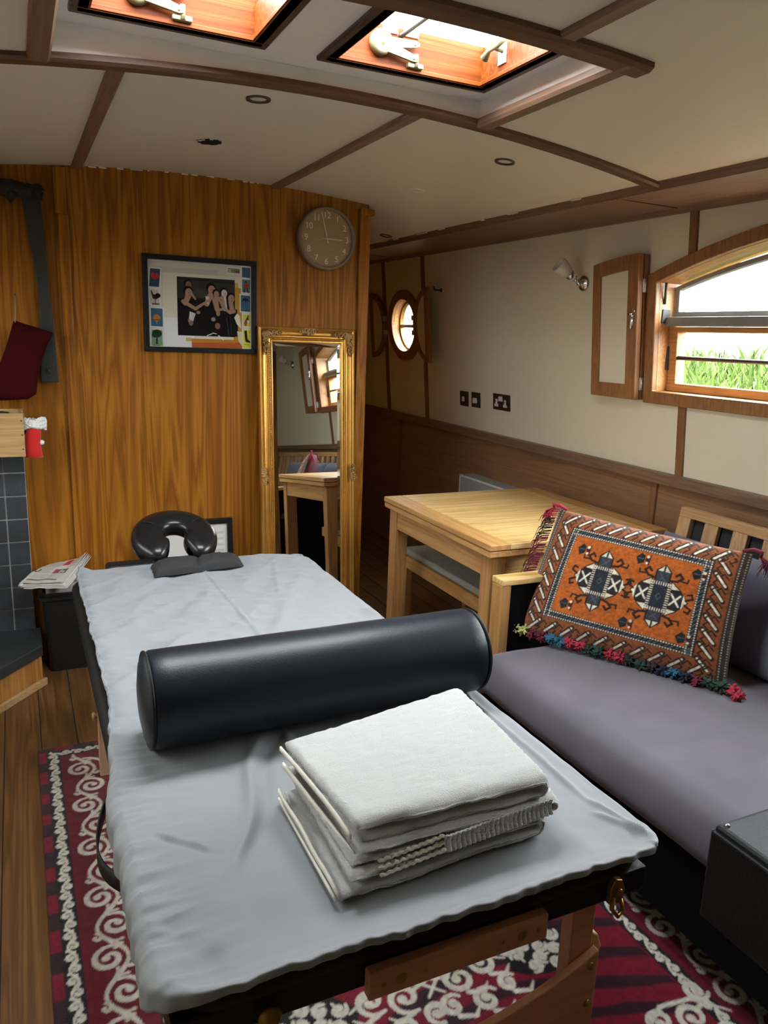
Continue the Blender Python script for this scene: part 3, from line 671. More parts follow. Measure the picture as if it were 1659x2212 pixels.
# radiator
t = thing('panel_radiator', 'pale panel radiator on the dado behind the dining table', 'radiator', (2.36, 3.1, .12))
m = MB(); m.box(2.305, 2.395, 3.02, 3.79, .12, .685, .004); obj('body', m, 'radiator', t)
m = MB(); m.box(2.30, 2.398, 3.015, 3.80, .675, .69, .003); m.box(2.30, 2.398, 3.786, 3.80, .12, .69, .003); obj('casing', m, 'radiator', t)
m = MB()
for k in range(14): m.add([(2.304, 3.02, .684-.010*k), (2.304, 3.785, .684-.010*k), (2.298, 3.785, .678-.010*k), (2.298, 3.02, .678-.010*k)], [(0, 1, 2, 3)])
for k in range(30): y = 3.03+k*.025; m.box(2.302, 2.396, y, y+.016, .6885, .6915)
obj('grille', m, 'grille', t)
m = MB()
for k in range(2): m.box(2.325+.03*k, 2.337+.03*k, 3.80, 3.8015, .20, .66)
obj('side_slot', m, 'grille', t)

# ================================================================== ON THE BULKHEAD
# clock
t = thing('wall_clock', 'round tan wall clock with cream numerals on the bulkhead', 'clock', (1.324, YB, 1.879))
Mx = Matrix.Rotation(PI/2, 4, 'X')
m = MB(); m.lathe([(0, .0), (.138, 0), (.138, .034), (.134, .042), (.126, .042), (.123, .034), (.123, .022), (0, .022)], Mx, 72); obj('clock_rim', m, 'clockrim', t, True)
m = MB(); m.lathe([(0, .026), (.124, .026), (.124, .020), (0, .020)], Mx, 72, False); obj('clock_face', m, 'clockface', t, True)
def text_mesh(txt, size):
    c = bpy.data.curves.new('numeral', 'FONT'); c.body = txt; c.size = size; c.align_x = 'CENTER'; c.align_y = 'CENTER'; c.extrude = .0004
    o = bpy.data.objects.new('numeral', c); COL.objects.link(o)
    dg = bpy.context.evaluated_depsgraph_get(); me = bpy.data.meshes.new_from_object(o.evaluated_get(dg))
    vs = [v.co.copy() for v in me.vertices]; fs = [list(p.vertices) for p in me.polygons]
    bpy.data.objects.remove(o); bpy.data.curves.remove(c); bpy.data.meshes.remove(me)
    return vs, fs
for h in range(1, 13):
    m = MB(); a = PI/2-2*PI*h/12; vs, fs = text_mesh(str(h), .037)
    m.add([(v.x+.100*math.cos(a), -.0268-v.z, v.y+.100*math.sin(a)) for v in vs], fs); obj('numeral', m, 'num', t, True)
for h in range(12):
    m = MB(); a = 2*PI*h/12; m.box(-.0012, .0012, -.0272, -.026, .1165, .1215, 0, Matrix.Rotation(a, 4, 'Y')); obj('minute_mark', m, 'num', t, True)
m = MB(); m.prism([(-.020, -.0022), (.074, -.0014), (.074, .0014), (-.020, .0022)], -.030, -.0285, 'y', 0, Matrix.Rotation(math.radians(1), 4, 'Y')); obj('hour_hand', m, 'num', t, True)
m = MB(); m.prism([(-.020, -.002), (.118, -.0012), (.118, .0012), (-.020, .002)], -.032, -.0305, 'y', 0, Matrix.Rotation(math.radians(-104), 4, 'Y')); obj('minute_hand', m, 'num', t, True)
m = MB(); m.lathe([(0, .034), (.004, .034), (.004, .026), (0, .026)], Mx, 16); obj('hub', m, 'num', t, True)

# framed photograph collage
px0, px1, pz0, pz1 = .505, .995, 1.354, 1.756
t = thing('framed_picture', 'black framed photo collage with small picture cards on the bulkhead', 'picture', ((px0+px1)/2, YB, pz0))
m = MB(); w = .021
for a in ((px0, px1, pz1-w, pz1), (px0, px1, pz0, pz0+w), (px0, px0+w, pz0+w, pz1-w), (px1-w, px1, pz0+w, pz1-w)): m.box(a[0], a[1], YB-.024, YB, a[2], a[3], .002)
obj('frame', m, 'blackframe', t)
W_, H_ = px1-px0-2*w, pz1-pz0-2*w
c = Cv(W_, H_, .0013, (.52, .50, .44)); U = W_/1440; V = H_/1220   # drawn in the units of a close-up of the picture
def q(x, y): return (x*U, H_-y*V)
def rc_(x0, y0, x1, y1, col): c.rect(x0*U, x1*U, H_-y1*V, H_-y0*V, col)
def pl_(pts, col): c.poly([q(*p) for p in pts], col)
def ln_(pts, wd, col): c.line([q(*p) for p in pts], [k*U for k in wd] if hasattr(wd, '__len__') else wd*U, col)
def el_(x, y, rx, ry, col, rot=0): c.disc(x*U, H_-y*V, rx*U, col, ry*V, rot)
for k in range(60): ln_([(70+k*15, 95), (70+k*15, 165)], 5, (.33, .29, .26))
pl_([(0, 0), (60, 0), (30, 1220), (0, 1220)], (.46, .46, .45)); rc_(200, 170, 1290, 1220, (.60, .57, .47))
rc_(200, 800, 620, 1220, (.66, .67, .68))
pl_([(1180, 260), (1250, 260), (1250, 330), (1300, 330), (1300, 1100), (1180, 1100)], (.42, .23, .04)); pl_([(500, 1090), (1310, 1090), (1310, 1220), (580, 1220), (580, 1130), (500, 1130)], (.45, .20, .03))
pl_([(580, 1150), (1310, 1130), (1310, 1220), (580, 1220)], (.40, .10, .03)); rc_(500, 1080, 575, 1125, (.50, .42, .12)); rc_(1180, 265, 1245, 325, (.45, .35, .10))
rc_(390, 215, 1200, 1050, (.008, .008, .009)); rc_(396, 225, 1195, 1044, (.030, .028, .026))
for k in range(9): ln_([(420+k*20, 262+k*14), (1190, 285+k*15)], 5, (.055, .053, .046))
el_(700, 440, 120, 60, (.05, .055, .04)); rc_(396, 520, 1195, 1044, (.014, .013, .014))
sk = (.33, .20, .14); sd = (.20, .115, .08); hr = (.014, .010, .008); bk = (.010, .010, .012)
def person(hx, hy, r, bx, by, bw, skin=sk):
    pl_([(bx-bw, 1040), (bx-bw*.8, by), (bx+bw*.8, by), (bx+bw, 1040)], bk); ln_([(hx, hy+r), (bx, by+20)], r*1.1, skin); el_(hx, hy-r*.35, r*.98, r*1.05, hr); el_(hx+r*.15, hy+r*.12, r*.74, r*.98, skin); el_(hx+r*.30, hy+r*.05, r*.40, r*.10, sd); ln_([(hx+r*.2, hy+r*.62), (hx+r*.5, hy+r*.6)], r*.16, (.20, .06, .05))
person(540, 320, 55, 520, 520, 110, sd); person(860, 370, 66, 800, 560, 160); person(930, 430, 50, 960, 700, 80); person(1040, 410, 56, 1060, 620, 90, (.52, .44, .38)); person(1140, 480, 60, 1160, 640, 90); person(540, 430, 66, 500, 560, 110)
pl_([(780, 470), (830, 480), (825, 600), (795, 560)], (.50, .48, .45)); pl_([(560, 700), (640, 730), (590, 890), (540, 850)], (.50, .50, .48)); el_(575, 865, 30, 40, sd); el_(545, 820, 14, 14, (.4, .06, .05))
for pts, wd in (([(470, 560), (640, 660), (810, 540)], [52, 44, 30]), ([(590, 450), (640, 520)], [30, 24]), ([(880, 480), (930, 660), (1010, 650)], [30, 34, 36]), ([(960, 470), (1030, 620), (1130, 690), (1190, 670)], [30, 38, 44, 50]), ([(1020, 470), (1040, 600)], [40, 44])): ln_(pts, wd, sk)
for x, y in ((820, 535), (680, 710), (870, 470), (955, 500), (1010, 480)): el_(x, y, 26, 22, sk)
el_(890, 800, 30, 30, sk); el_(945, 880, 46, 58, hr); el_(950, 895, 36, 46, sd); ln_([(1080, 760), (1110, 1030)], 8, (.05, .05, .055)); ln_([(1130, 740), (1150, 1030)], 6, (.045, .045, .05))
pl_([(1190, 760), (1230, 700), (1270, 730), (1290, 920), (1230, 860)], (.70, .66, .52)); pl_([(1230, 960), (1310, 970), (1300, 1180), (1250, 1100)], (.62, .55, .36))
for a in (([(800, 1040), (870, 1010)], 10), ([(880, 1000), (930, 1010)], 9), ([(960, 1035), (1030, 1095)], 12)): ln_(a[0], a[1], (.75, .72, .62))
def card(x0, y0, x1, y1, tilt, col):
    d = (y1-y0)*tilt; pl_([(x0+d, y0), (x1+d, y0+4), (x1, y1+4), (x0, y1)], (.62, .62, .58)); pl_([(x0+d+16, y0+16), (x1+d-16, y0+20), (x1-16, y1-14), (x0+16, y1-18)], col)
bl = (.045, .105, .175)
card(0, 110, 165, 395, .08, (.035, .06, .11)); el_(95, 235, 48, 44, (.32, .025, .04)); el_(70, 215, 25, 30, (.38, .04, .06)); el_(125, 220, 24, 28, (.38, .04, .06)); ln_([(95, 280), (85, 360)], 8, (.03, .06, .05))
card(15, 400, 170, 640, -.06, (.46, .42, .38)); el_(95, 520, 40, 34, (.020, .014, .014)); ln_([(65, 500), (45, 440)], [30, 14], (.03, .016, .014)); el_(130, 500, 36, 34, (.015, .012, .014)); ln_([(95, 550), (95, 610)], 9, (.03, .02, .02)); rc_(50, 610, 150, 630, (.10, .04, .04))
card(15, 660, 205, 950, 0, bl); el_(108, 815, 50, 48, (.42, .16, .05)); ln_([(70, 840), (145, 840)], 20, (.25, .07, .04)); ln_([(108, 860), (108, 900)], 8, (.30, .30, .29))
card(15, 965, 195, 1225, 0, (.16, .25, .26)); pl_([(30, 1130), (180, 1130), (180, 1210), (30, 1210)], (.16, .28, .12)); el_(105, 1035, 66, 56, (.018, .030, .016)); el_(70, 1060, 34, 34, (.022, .035, .02)); ln_([(105, 1060), (100, 1170)], [16, 34], (.05, .03, .018)); ln_([(50, 1205), (140, 1207)], 9, (.04, .05, .04))
card(1085, 30, 1290, 130, .0, (.16, .24, .12)); rc_(1200, 70, 1270, 115, (.20, .10, .07)); rc_(1110, 60, 1150, 110, (.38, .40, .22))
card(1290, 5, 1440, 185, 0, bl); card(1290, 180, 1440, 400, 0, (.10, .15, .17)); el_(1360, 235, 16, 18, (.06, .03, .03)); pl_([(1330, 260), (1395, 260), (1385, 320), (1340, 320)], (.28, .04, .03)); ln_([(1345, 320), (1335, 385)], 16, (.02, .03, .04)); ln_([(1375, 320), (1395, 385)], 16, (.02, .03, .04)); ln_([(1395, 270), (1415, 330)], 8, (.1, .05, .04))
card(1270, 410, 1440, 680, 0, bl)
pl_([(1300, 520), (1320, 480), (1355, 462), (1395, 478), (1420, 520), (1390, 508), (1360, 522), (1330, 508)], (.012, .022, .03)); ln_([(1358, 500), (1362, 610)], 6, (.012, .02, .03)); ln_([(1310, 655), (1410, 657)], 10, (.02, .05, .08))
card(1305, 690, 1440, 900, 0, (.55, .50, .03)); pl_([(1395, 705), (1405, 790), (1350, 850), (1330, 840)], (.03, .05, .05)); pl_([(1350, 810), (1390, 790), (1370, 880), (1340, 870)], (.35, .05, .04)); pl_([(1370, 790), (1420, 800), (1400, 840)], (.6, .6, .6))
card(1305, 915, 1440, 1220, 0, (.58, .56, .04)); pl_([(1335, 950), (1375, 945), (1385, 1070), (1425, 1110), (1425, 1130), (1355, 1115), (1345, 1060)], (.012, .010, .012)); ln_([(1340, 1155), (1400, 1157)], 9, (.1, .1, .03))
m = MB(); m.grid(lambda u, v: (px0+w+u*W_, YB-.010, pz0+w+v*H_), c.nx, c.ny, False); o = obj('print', m, 'photo', t); c.to(o)

# gilt mirror leaning on the bulkhead
mh = 1.482; ang = math.radians(4.3)
t = thing('gilt_mirror', 'tall ornate gilt framed mirror leaning on the bulkhead', 'mirror', (1.231, 3.372, 0), (-ang, 0, -.012))
mw = .47
def mould(prof, w, h):
    # sweep a profile (inset, forward) round a w x h rectangle standing on z = 0
    m = MB(); k = len(prof); vs = []
    for (sx, sz) in ((-1, 0), (1, 0), (1, 1), (-1, 1)):
        for d, f in prof: vs.append((sx*(w/2-d), -f, (d if sz == 0 else h-d)))
    fs = [(i*k+j, ((i+1) % 4)*k+j, ((i+1) % 4)*k+(j+1) % k, i*k+(j+1) % k) for i in range(4) for j in range(k)]
    return m.add(vs, fs, False)
pf = [(0, 0), (0, .022), (.004, .030), (.010, .033), (.015, .029), (.018, .022), (.024, .017), (.032, .016), (.038, .020), (.041, .026), (.045, .026), (.047, .020), (.051, .017), (.057, .016), (.060, .020), (.064, .020), (.068, .012), (.068, 0)]
obj('frame', mould(pf, mw, mh), 'gold', t, True)
for s in (-1, 1):
    m = MB()
    for k in range(160): z = .075+k*(mh-.15)/160; m.ell((s*(mw/2-.0545), -.019, z), .0028, .0028, .0038, None, 6, 4)
    obj('beading', m, 'gold', t, True)
m = MB()
for k in range(40): x = -mw/2+.07+k*(mw-.14)/39; m.ell((x, -.019, mh-.0545), .0038, .0028, .0028, None, 6, 4)
obj('beading', m, 'gold', t, True)
m = MB(); iw, ih = mw/2-.066, mh-.066
bz = .020
m.add([(-iw+bz, -.012, .066+bz), (iw-bz, -.012, .066+bz), (iw-bz, -.012, ih-bz), (-iw+bz, -.012, ih-bz)], [(0, 1, 2, 3)])
m.add([(-iw, -.009, .066), (iw, -.009, .066), (iw, -.009, ih), (-iw, -.009, ih), (-iw+bz, -.012, .066+bz), (iw-bz, -.012, .066+bz), (iw-bz, -.012, ih-bz), (-iw+bz, -.012, ih-bz)], [(0, 1, 5, 4), (1, 2, 6, 5), (2, 3, 7, 6), (3, 0, 4, 7)])
obj('mirror_glass', m, 'mirror', t, True)
m = MB(); m.box(-mw/2+.004, mw/2-.004, -.006, .006, .004, mh-.004); obj('backboard', m, 'lining', t, True)
def orn(cx, cz, dirs, seed):
    m = MB(); r = random.Random(seed)
    for (dx, dz, L) in dirs:
        n = int(L/.007)
        for k in range(n):
            f = k/n; o2 = (r.random()-.5)*.022*(1-f*.5); x = cx+dx*L*f-dz*o2; z = cz+dz*L*f+dx*o2
            m.ell((x, -.030-r.random()*.006*(1-f), z), .009*(1-.5*f), .007, .009*(1-.5*f), None, 8, 6, .5)
        for k in range(3):
            f = .25+.25*k; m.tube([(cx+dx*L*f+.016*math.cos(a)*(1-a/9)-dz*.004, -.037, cz+dz*L*f+.016*math.sin(a)*(1-a/9)) for a in np.linspace(0, 7.5, 16)], .0022, 6)
    return m
for sx in (-1, 1):
    for z, dz in ((mh-.030, -1), (.030, 1)): obj('corner_ornament', orn(sx*(mw/2-.030), z, ((-sx, 0, .085), (0, dz, .10), (-sx*.6, dz*.6, .03)), int(5+sx+z*10)), 'goldorn', t, True)
    obj('side_ornament', orn(sx*(mw/2-.014), .80, ((0, 1, .04), (0, -1, .04)), 11+sx), 'goldorn', t, True)
obj('top_ornament', orn(0, mh-.018, ((1, 0, .04), (-1, 0, .04)), 3), 'goldorn', t, True)

# framed print standing on the floor behind the face cradle
t = thing('floor_frame', 'black framed pale print standing on the floor behind the face cradle', 'picture frame', (.665, 3.44, 0), (-.07, 0, 0))
m = MB()
for a in ((-.21, .21, .575, .60), (-.21, .21, 0, .025), (-.21, -.185, .025, .575), (.185, .21, .025, .575)): m.box(a[0], a[1], -.02, 0, a[2], a[3], .002)
obj('frame', m, 'blackframe', t, True)
c = Cv(.37, .55, .003, (.66, .65, .62))
for k in range(24):
    x = .02+k*.0145; c.rect(x, x+.006, .30, .39, (.42, .42, .42))
for k in range(16): c.rect(.30, .355, .08+k*.028, .092+k*.028, (.50, .50, .49))
m = MB(); m.grid(lambda u, v: (-.185+u*.37, -.008, .025+v*.55), c.nx, c.ny, False); o = obj('print', m, 'print', t, True); c.to(o)

# hanging things at the left
m = MB(); z0, z1 = 1.22, 1.925
def barw(f): return .021+.016*abs(f-.5)*1.6
n = 20; L = []; R = []
for k in range(n+1):
    f = k/n; x = .117-.030*(f-.2)-.012*math.sin(f*PI)*-1; L.append((x-barw(f), z0+f*(z1-z0))); R.append((x+barw(f), z0+f*(z1-z0)))
t = thing('iron_bar', 'long dark flat bar with a hole in its end hanging beside the red felt', 'bar', (.117, 3.47, z0))
m.prism(L+R[::-1], 3.462, 3.476, 'y', .003); obj('bar', m, 'greyiron', t)
m = MB(); m.lathe([(.0085, .004), (.0125, .004), (.0125, 0), (.0085, 0)], Matrix.Translation((.122, 3.462, z0+.045)) @ Matrix.Rotation(PI/2, 4, 'X'), 20); m.lathe([(0, .001), (.0085, .001), (.0085, 0), (0, 0)], Matrix.Translation((.122, 3.462, z0+.045)) @ Matrix.Rotation(PI/2, 4, 'X'), 20); obj('eyelet', m, 'iron', t)
t = thing('driftwood_rail', 'dark rough branch fixed high on the wall above the hanging bar', 'branch', (0, 3.46, 1.94))
m = MB(); m.tube([(-.5, 3.455, 1.95), (-.3, 3.45, 1.965), (-.1, 3.45, 1.948), (.03, 3.455, 1.955), (.10, 3.465, 1.945), (.135, 3.47, 1.935)], [.04, .035, .038, .030, .026, .016], 12)
for k in range(14): m.ell((-.45+k*.043, 3.44+.01*math.sin(k*3), 1.945+.012*math.sin(k*5)), .03, .022, .022, None, 10, 8, .9)
obj('branch', m, 'bark', t)
t = thing('felt_stocking', 'dark red felt stocking hanging by a string over the crate', 'stocking', (.04, 3.40, 1.1))
m = MB(); poly = [(.004, 1.462), (.145, 1.418), (.118, 1.37), (.082, 1.27), (.068, 1.175), (.035, 1.155), (-.06, 1.150), (-.13, 1.16), (-.155, 1.20), (-.12, 1.245), (-.058, 1.29), (-.03, 1.36)]
def smooth_prism(poly, y0, y1, puff, sub=2):
    m = MB(); n = len(poly); cx = sum(p[0] for p in poly)/n; cz = sum(p[1] for p in poly)/n
    rings = [(.0, 0), (.5, 0), (.9, .0), (1, .35), (1, .65), (.9, 1), (.5, 1), (0, 1)]
    vs = [(cx, y0-puff, cz)]
    pr = [(.55, y0-puff), (.92, y0-puff*.55), (1.0, y0+(y1-y0)*.25), (1.0, y0+(y1-y0)*.75), (.92, y1+puff*.2), (.55, y1+puff*.4)]
    for f, y in pr: vs += [(cx+(p[0]-cx)*f, y, cz+(p[1]-cz)*f) for p in poly]
    vs.append((cx, y1+puff*.4, cz)); fs = [(0, 1+(i+1) % n, 1+i) for i in range(n)]
    for r in range(len(pr)-1): fs += [(1+r*n+i, 1+r*n+(i+1) % n, 1+(r+1)*n+(i+1) % n, 1+(r+1)*n+i) for i in range(n)]
    e = 1+(len(pr)-1)*n; fs += [(e+i, e+(i+1) % n, len(vs)-1) for i in range(n)]
    return m.add(vs, fs, True)
m = smooth_prism([p for a, b in zip(poly, poly[1:]+poly[:1]) for p in ((a[0], a[1]), (a[0]*.94+b[0]*.06, a[1]*.94+b[1]*.06), (a[0]*.06+b[0]*.94, a[1]*.06+b[1]*.94))], 3.392, 3.425, .010); o = obj('stocking_body', m, 'redfelt', t); subd(o, 1)
m = MB(); m.tube([(.008, 3.41, 1.452), (.012, 3.42, 1.50), (.014, 3.475, 1.56)], .0022, 6); m.tube([(.008, 3.398+.004*math.sin(a), 1.462+.008*math.cos(a)) for a in np.linspace(0, 6.2, 12)], .002, 6); obj('hanging_string', m, 'string', t)
m = MB(); m.tube([(.014, 3.47, 1.56), (.014, 3.505, 1.555)], .003, 6); tag(obj('wall_nail', m, 'iron'), 'small nail holding the stocking string', 'nail')

# hearth corner: tiles, crate, santa boot, slab, bin
t = thing('tile_panel', 'charcoal slate tiles with pale grout behind the hearth', 'tiled panel', (-.4, 3.45, .17), kind='structure')
m = MB(); m.box(-.9, .008, 3.462, 3.50, 0, .955); obj('grout_bed', m, 'grout', t)
m = MB(); ts = .098
for i in range(10):
    for j in range(9):
        x1 = -.082-i*ts+ts; x1 = .006 if i == 0 else -.076-(i-1)*ts
        x0 = -.076-i*ts+.006 if i else -.070
        z0 = .945-(j+1)*ts+.005; z1 = .945-j*ts
        if z0 < 0: continue
        m.box(x0 if i else -.070, x1, 3.456, 3.466, z0, z1, .0015)
obj('tiles', m, 'tile', t)
t = thing('wooden_crate', 'pale oak crate shelf above the tiles, cut by the photo edge', 'crate', (-.2, 3.36, .955))
cx0, cx1, cy0, cy1, cz0, cz1 = -.55, .014, 3.27, 3.46, .945, 1.113
m = MB(); m.box(cx0, cx1, cy0, cy0+.016, cz0, cz1, .002); obj('front_board', m, 'crate', t)
m = MB(); m.box(cx0, cx1, cy1-.016, cy1, cz0, cz1, .002); obj('back_board', m, 'crate', t)
m = MB(); m.box(cx1-.016, cx1, cy0+.016, cy1-.016, cz0, cz1, .002); obj('end_board', m, 'crate', t)
m = MB(); m.box(cx0, cx1-.016, cy0+.016, cy1-.016, cz0, cz0+.014); obj('base_board', m, 'crate', t)
m = MB()
for z in (cz0+.03, cz0+.085, cz0+.14): m = MB(); m.lathe([(0, .002), (.0028, .002), (.0028, 0)], Matrix.Translation((cx1-.008, cy0, z)) @ Matrix.Rotation(PI/2, 4, 'X'), 10); obj('screw', m, 'iron', t)
m = MB(); m.ell((-.06, 3.365, 1.045), .07, .065, .055, None, 16, 12, .7); m.ell((-.2, 3.365, 1.04), .09, .07, .06, None, 16, 12, .8)
tag(obj('crumpled_cloth', m, 'charcoal'), 'dark crumpled cloth lying in the oak crate', 'cloth')
t = thing('santa_boot', 'small bright red felt boot with white fur cuff hanging beside the crate', 'christmas boot', (.055, 3.33, .93))
m = MB(); pb = [(.018, 1.07), (.080, 1.066), (.072, 1.02), (.071, .975), (.076, .945), (.074, .930), (.030, .932), (.012, .936), (.014, .97)]
m = smooth_prism(pb, 3.30, 3.345, .010); o = obj('boot_body', m, 'santa', t); subd(o, 2)
m = MB(); m.tube([(.014, 3.318, .940), (.045, 3.296, .938), (.076, 3.318, .937)], .005, 8); obj('sole', m, 'santa', t)
m = MB()
for k in range(60):
    a = k/60*2*PI*3; m.ell((.049+.038*math.cos(a), 3.323+.026*math.sin(a), 1.066+.016*(k/60*2-1)+.004*math.sin(k)), .012, .012, .010, None, 8, 6, .6)
obj('fur_cuff', m, 'fur', t)
m = MB(); m.ell((.074, 3.302, .995), .010, .010, .010, None, 12, 8, .5); obj('pompom', m, 'fur', t)
m = MB(); m.tube([(.02, 3.33, 1.08), (.016, 3.33, 1.105), (.008, 3.33, 1.118)], .002, 6); obj('hanging_loop', m, 'string', t)
t = thing('corner_hearth', 'low corner hearth with black slate top and pine plinth', 'hearth', (-.3, 3.2, 0))
dx, dy = .161, .198; hp = [(.022, 3.248), (.022, 3.456), (-.9, 3.456), (-.9, 3.248-dy/dx*.922)]
m = MB(); m.prism(hp, .012, .125, 'z'); obj('plinth', m, 'plinth', t)
nx, ny = dy/math.hypot(dx, dy), -dx/math.hypot(dx, dy); o_ = .006
m = MB(); m.prism([(hp[0][0]+o_, hp[0][1]-.006), (hp[1][0]+o_, hp[1][1]), hp[2], (hp[3][0], hp[3][1]-.02)], .125, .170, 'z', .003); obj('slate_slab', m, 'slate', t)
m = MB(); A = (hp[0][0]+.006, hp[0][1]-.004); B = (hp[3][0], hp[3][1]-.004+.0); m.prism([A, B, (B[0]+nx*.016, B[1]+ny*.016), (A[0]+nx*.016, A[1]+ny*.016)], 0, .030, 'z', .003); obj('skirting', m, 'crate', t)
# bin with newspaper
t = thing('waste_bin', 'black plastic bin between the hearth and the massage couch', 'bin', (.19, 3.42, 0))
def rr(x0, x1, y0, y1, r, n=5): return [(cx+r*math.cos(a+PI/2*k/n), cy+r*math.sin(a+PI/2*k/n)) for cx, cy, a in ((x1-r, y1-r, 0), (x0+r, y1-r, PI/2), (x0+r, y0+r, PI), (x1-r, y0+r, -PI/2)) for k in range(n+1)]
m = MB(); A = rr(.056, .335, 3.352, 3.485, .02); B = rr(.035, .36, 3.325, 3.49, .025); k = len(A); I = rr(.043, .352, 3.333, 3.482, .02)
vs = [(*p, 0) for p in A]+[(*p, .345) for p in B]+[(*p, .345) for p in I]+[(*p, .06) for p in rr(.062, .33, 3.358, 3.48, .02)]
m.add(vs, [list(range(k))[::-1], list(range(3*k, 4*k))]+[(r*k+i, r*k+(i+1) % k, (r+1)*k+(i+1) % k, (r+1)*k+i) for r in range(3) for i in range(k)]); obj('bin_body', m, 'bin', t)
m = MB(); 
def ringz(p0, p1, z0, z1):
    k = len(p0); return [(*p, z0) for p in p0]+[(*p, z0) for p in p1]+[(*p, z1) for p in p1]+[(*p, z1) for p in p0], [(r*k+i, r*k+(i+1) % k, ((r+1) % 4)*k+(i+1) % k, ((r+1) % 4)*k+i) for r in range(4) for i in range(k)]
m.add(*ringz(I, rr(.026, .368, 3.316, 3.496, .028), .330, .342)); m.add(*ringz(I, rr(.030, .364, 3.320, 3.494, .026), .350, .358)); obj('rim', m, 'bin', t)
m = MB(); m.grid(lambda u, v: (.055+u*.28, 3.34+v*.135, .352+.05*noise.noise(Vector((u*5, v*4, 2)))+.03*math.sin(u*3)*math.sin(v*3)), 40, 24); tag(obj('crinkled_wrapper', m, 'bag'), 'clear crinkled plastic wrapper in the top of the black bin', 'wrapper')
t = thing('folded_newspaper', 'folded newspaper lying across the top of the black bin', 'newspaper', (.09, 3.36, .41))
c = Cv(.40, .30, .0016, (.56, .54, .50)); rs = random.Random(2)
c.rect(0, .40, 0, .012, (.40, .39, .37)); c.rect(.02, .31, .034, .048, (.16, .16, .15)); c.rect(.21, .28, .21, .285, (.42, .045, .07)); c.rect(.20, .33, .11, .16, (.10, .11, .11)); c.rect(.20, .235, .11, .16, (.40, .05, .07)); c.disc(.27, .135, .018, (.45, .43, .42)); c.disc(.30, .13, .012, (.5, .5, .48)); c.disc(.03, .15, .025, (.05, .04, .04))
for x0, x1, y0, y1 in ((.29, .385, .18, .285), (.04, .20, .20, .28), (.05, .19, .065, .105), (.05, .19, .12, .185), (.20, .33, .06, .10)):
    y = y0
    while y < y1: c.line([(x0, y), (x0+(x1-x0)*rs.uniform(.75, 1), y)], .0022, (.33, .32, .30)); y += .006
def news(k, lift):
    def fn(u, v):
        e1 = Vector((-.045, 3.315, .40)); e2 = Vector((.118, 3.265, .402)); e3 = Vector((.232, 3.47, .448)); e4 = Vector((.085, 3.485, .425))
        p = (e1*(1-u)+e2*u)*(1-v)+(e4*(1-u)+e3*u)*v
        return (p.x+.004*k, p.y-.003*k, p.z+lift+.028*max(0, u-.75)*4*max(0, v-.2)+.012*math.sin(v*PI)*(1-u)+.004*noise.noise(Vector((u*4, v*4, k))))
    return fn
m = MB(); m.grid(news(0, .018), c.nx, c.ny); o = obj('front_page', m, 'print', t); c.to(o)
for k in range(4):
    m = MB(); m.grid(news(k+1, .013-.0045*k), 24, 18); o = obj('inner_page', m, 'paper', t); solid(o, .0015)
m = MB(); m.tube([Vector(news(0, .018)(0, v)).lerp(Vector(news(4, -.002)(0, v)), .5)+Vector((-.002, 0, 0)) for v in np.linspace(0, 1, 12)], .010, 10); obj('folded_edge', m, 'paper', t)

# ceiling spotlights
def spot(x, y, label, mat='spotrim', r=.034):
    t = thing('ceiling_spotlight', label, 'ceiling spotlight', (x, y, ZC(x)), (0, .075*2*(x-.8), 0), group='ceiling spotlights')
    m = MB(); m.lathe([(r*.72, .004), (r*.74, -.004), (r, -.005), (r*1.02, -.001), (r*1.02, .003)], None, 36); obj('bezel', m, mat, t, True)
    m = MB(); m.lathe([(0, .002), (r*.74, .001)], None, 30); obj('lens', m, 'spotglass', t, True)
spot(.661, 2.293, 'dark ringed ceiling spotlight nearest the left roof hatch'); spot(1.547, 2.38, 'dark ringed ceiling spotlight right of the ceiling strip near the hatch recess')
spot(1.545, 3.027, 'pale rimmed ceiling spotlight above the passage opening', 'rocker'); spot(1.90, 4.07, 'small ceiling spotlight deepest in the passage')
m = MB(); n = 28; pts = [(.656+.042*(1+.10*math.sin(k*2.3)+.05*math.sin(k*5.1))*math.cos(2*PI*k/n), 2.876+.046*(1+.10*math.sin(k*1.7))*math.sin(2*PI*k/n)) for k in range(n)]
m.add([(*p, ZC(p[0])-.0015) for p in pts], [list(range(n))]); tag(obj('spotlight_hole', m, 'hole'), 'ragged empty black hole cut in the ceiling panel', 'ceiling hole')
m = MB()
for k in (15, 17, 20): x, y = pts[k]; m.box(x, x+.012, y-.004, y+.004, ZC(x)-.004, ZC(x)-.001)
tag(obj('torn_lining', m, 'crack'), 'torn white edge of the ragged ceiling hole', 'torn paper')

# ================================================================== FURNITURE
# rug
RX0, RX1, RY0, RY1 = -.012, 1.552, .36, 2.665
red = (.165, .006, .018); red2 = (.13, .006, .016); blk = (.012, .011, .014); wht = (.60, .56, .47)
RW, RH = RX1-RX0, RY1-RY0
c = Cv(RW, RH, .0038, blk); rs = random.Random(9)
k = 0; y = 0
while y < RH:
    h = rs.uniform(.05, .08)
    for a, b in ((0, .026), (RW-.026, RW)): c.rect(a, b, y, y+h, red if k % 2 else (.028, .010, .014))
    y += h; k += 1
k = 0; x = 0
while x < RW:
    w = rs.uniform(.05, .08)
    for a, b in ((0, .026), (RH-.026, RH)): c.rect(x, x+w, a, b, red if k % 2 else (.028, .010, .014))
    x += w; k += 1
for i, j, col in ((.026, .067, blk), (.067, .207, red2), (.207, .249, blk)): c.rect(i, RW-i, i, RH-i, col)
c.rect(.249, RW-.249, .249, RH-.249, red)
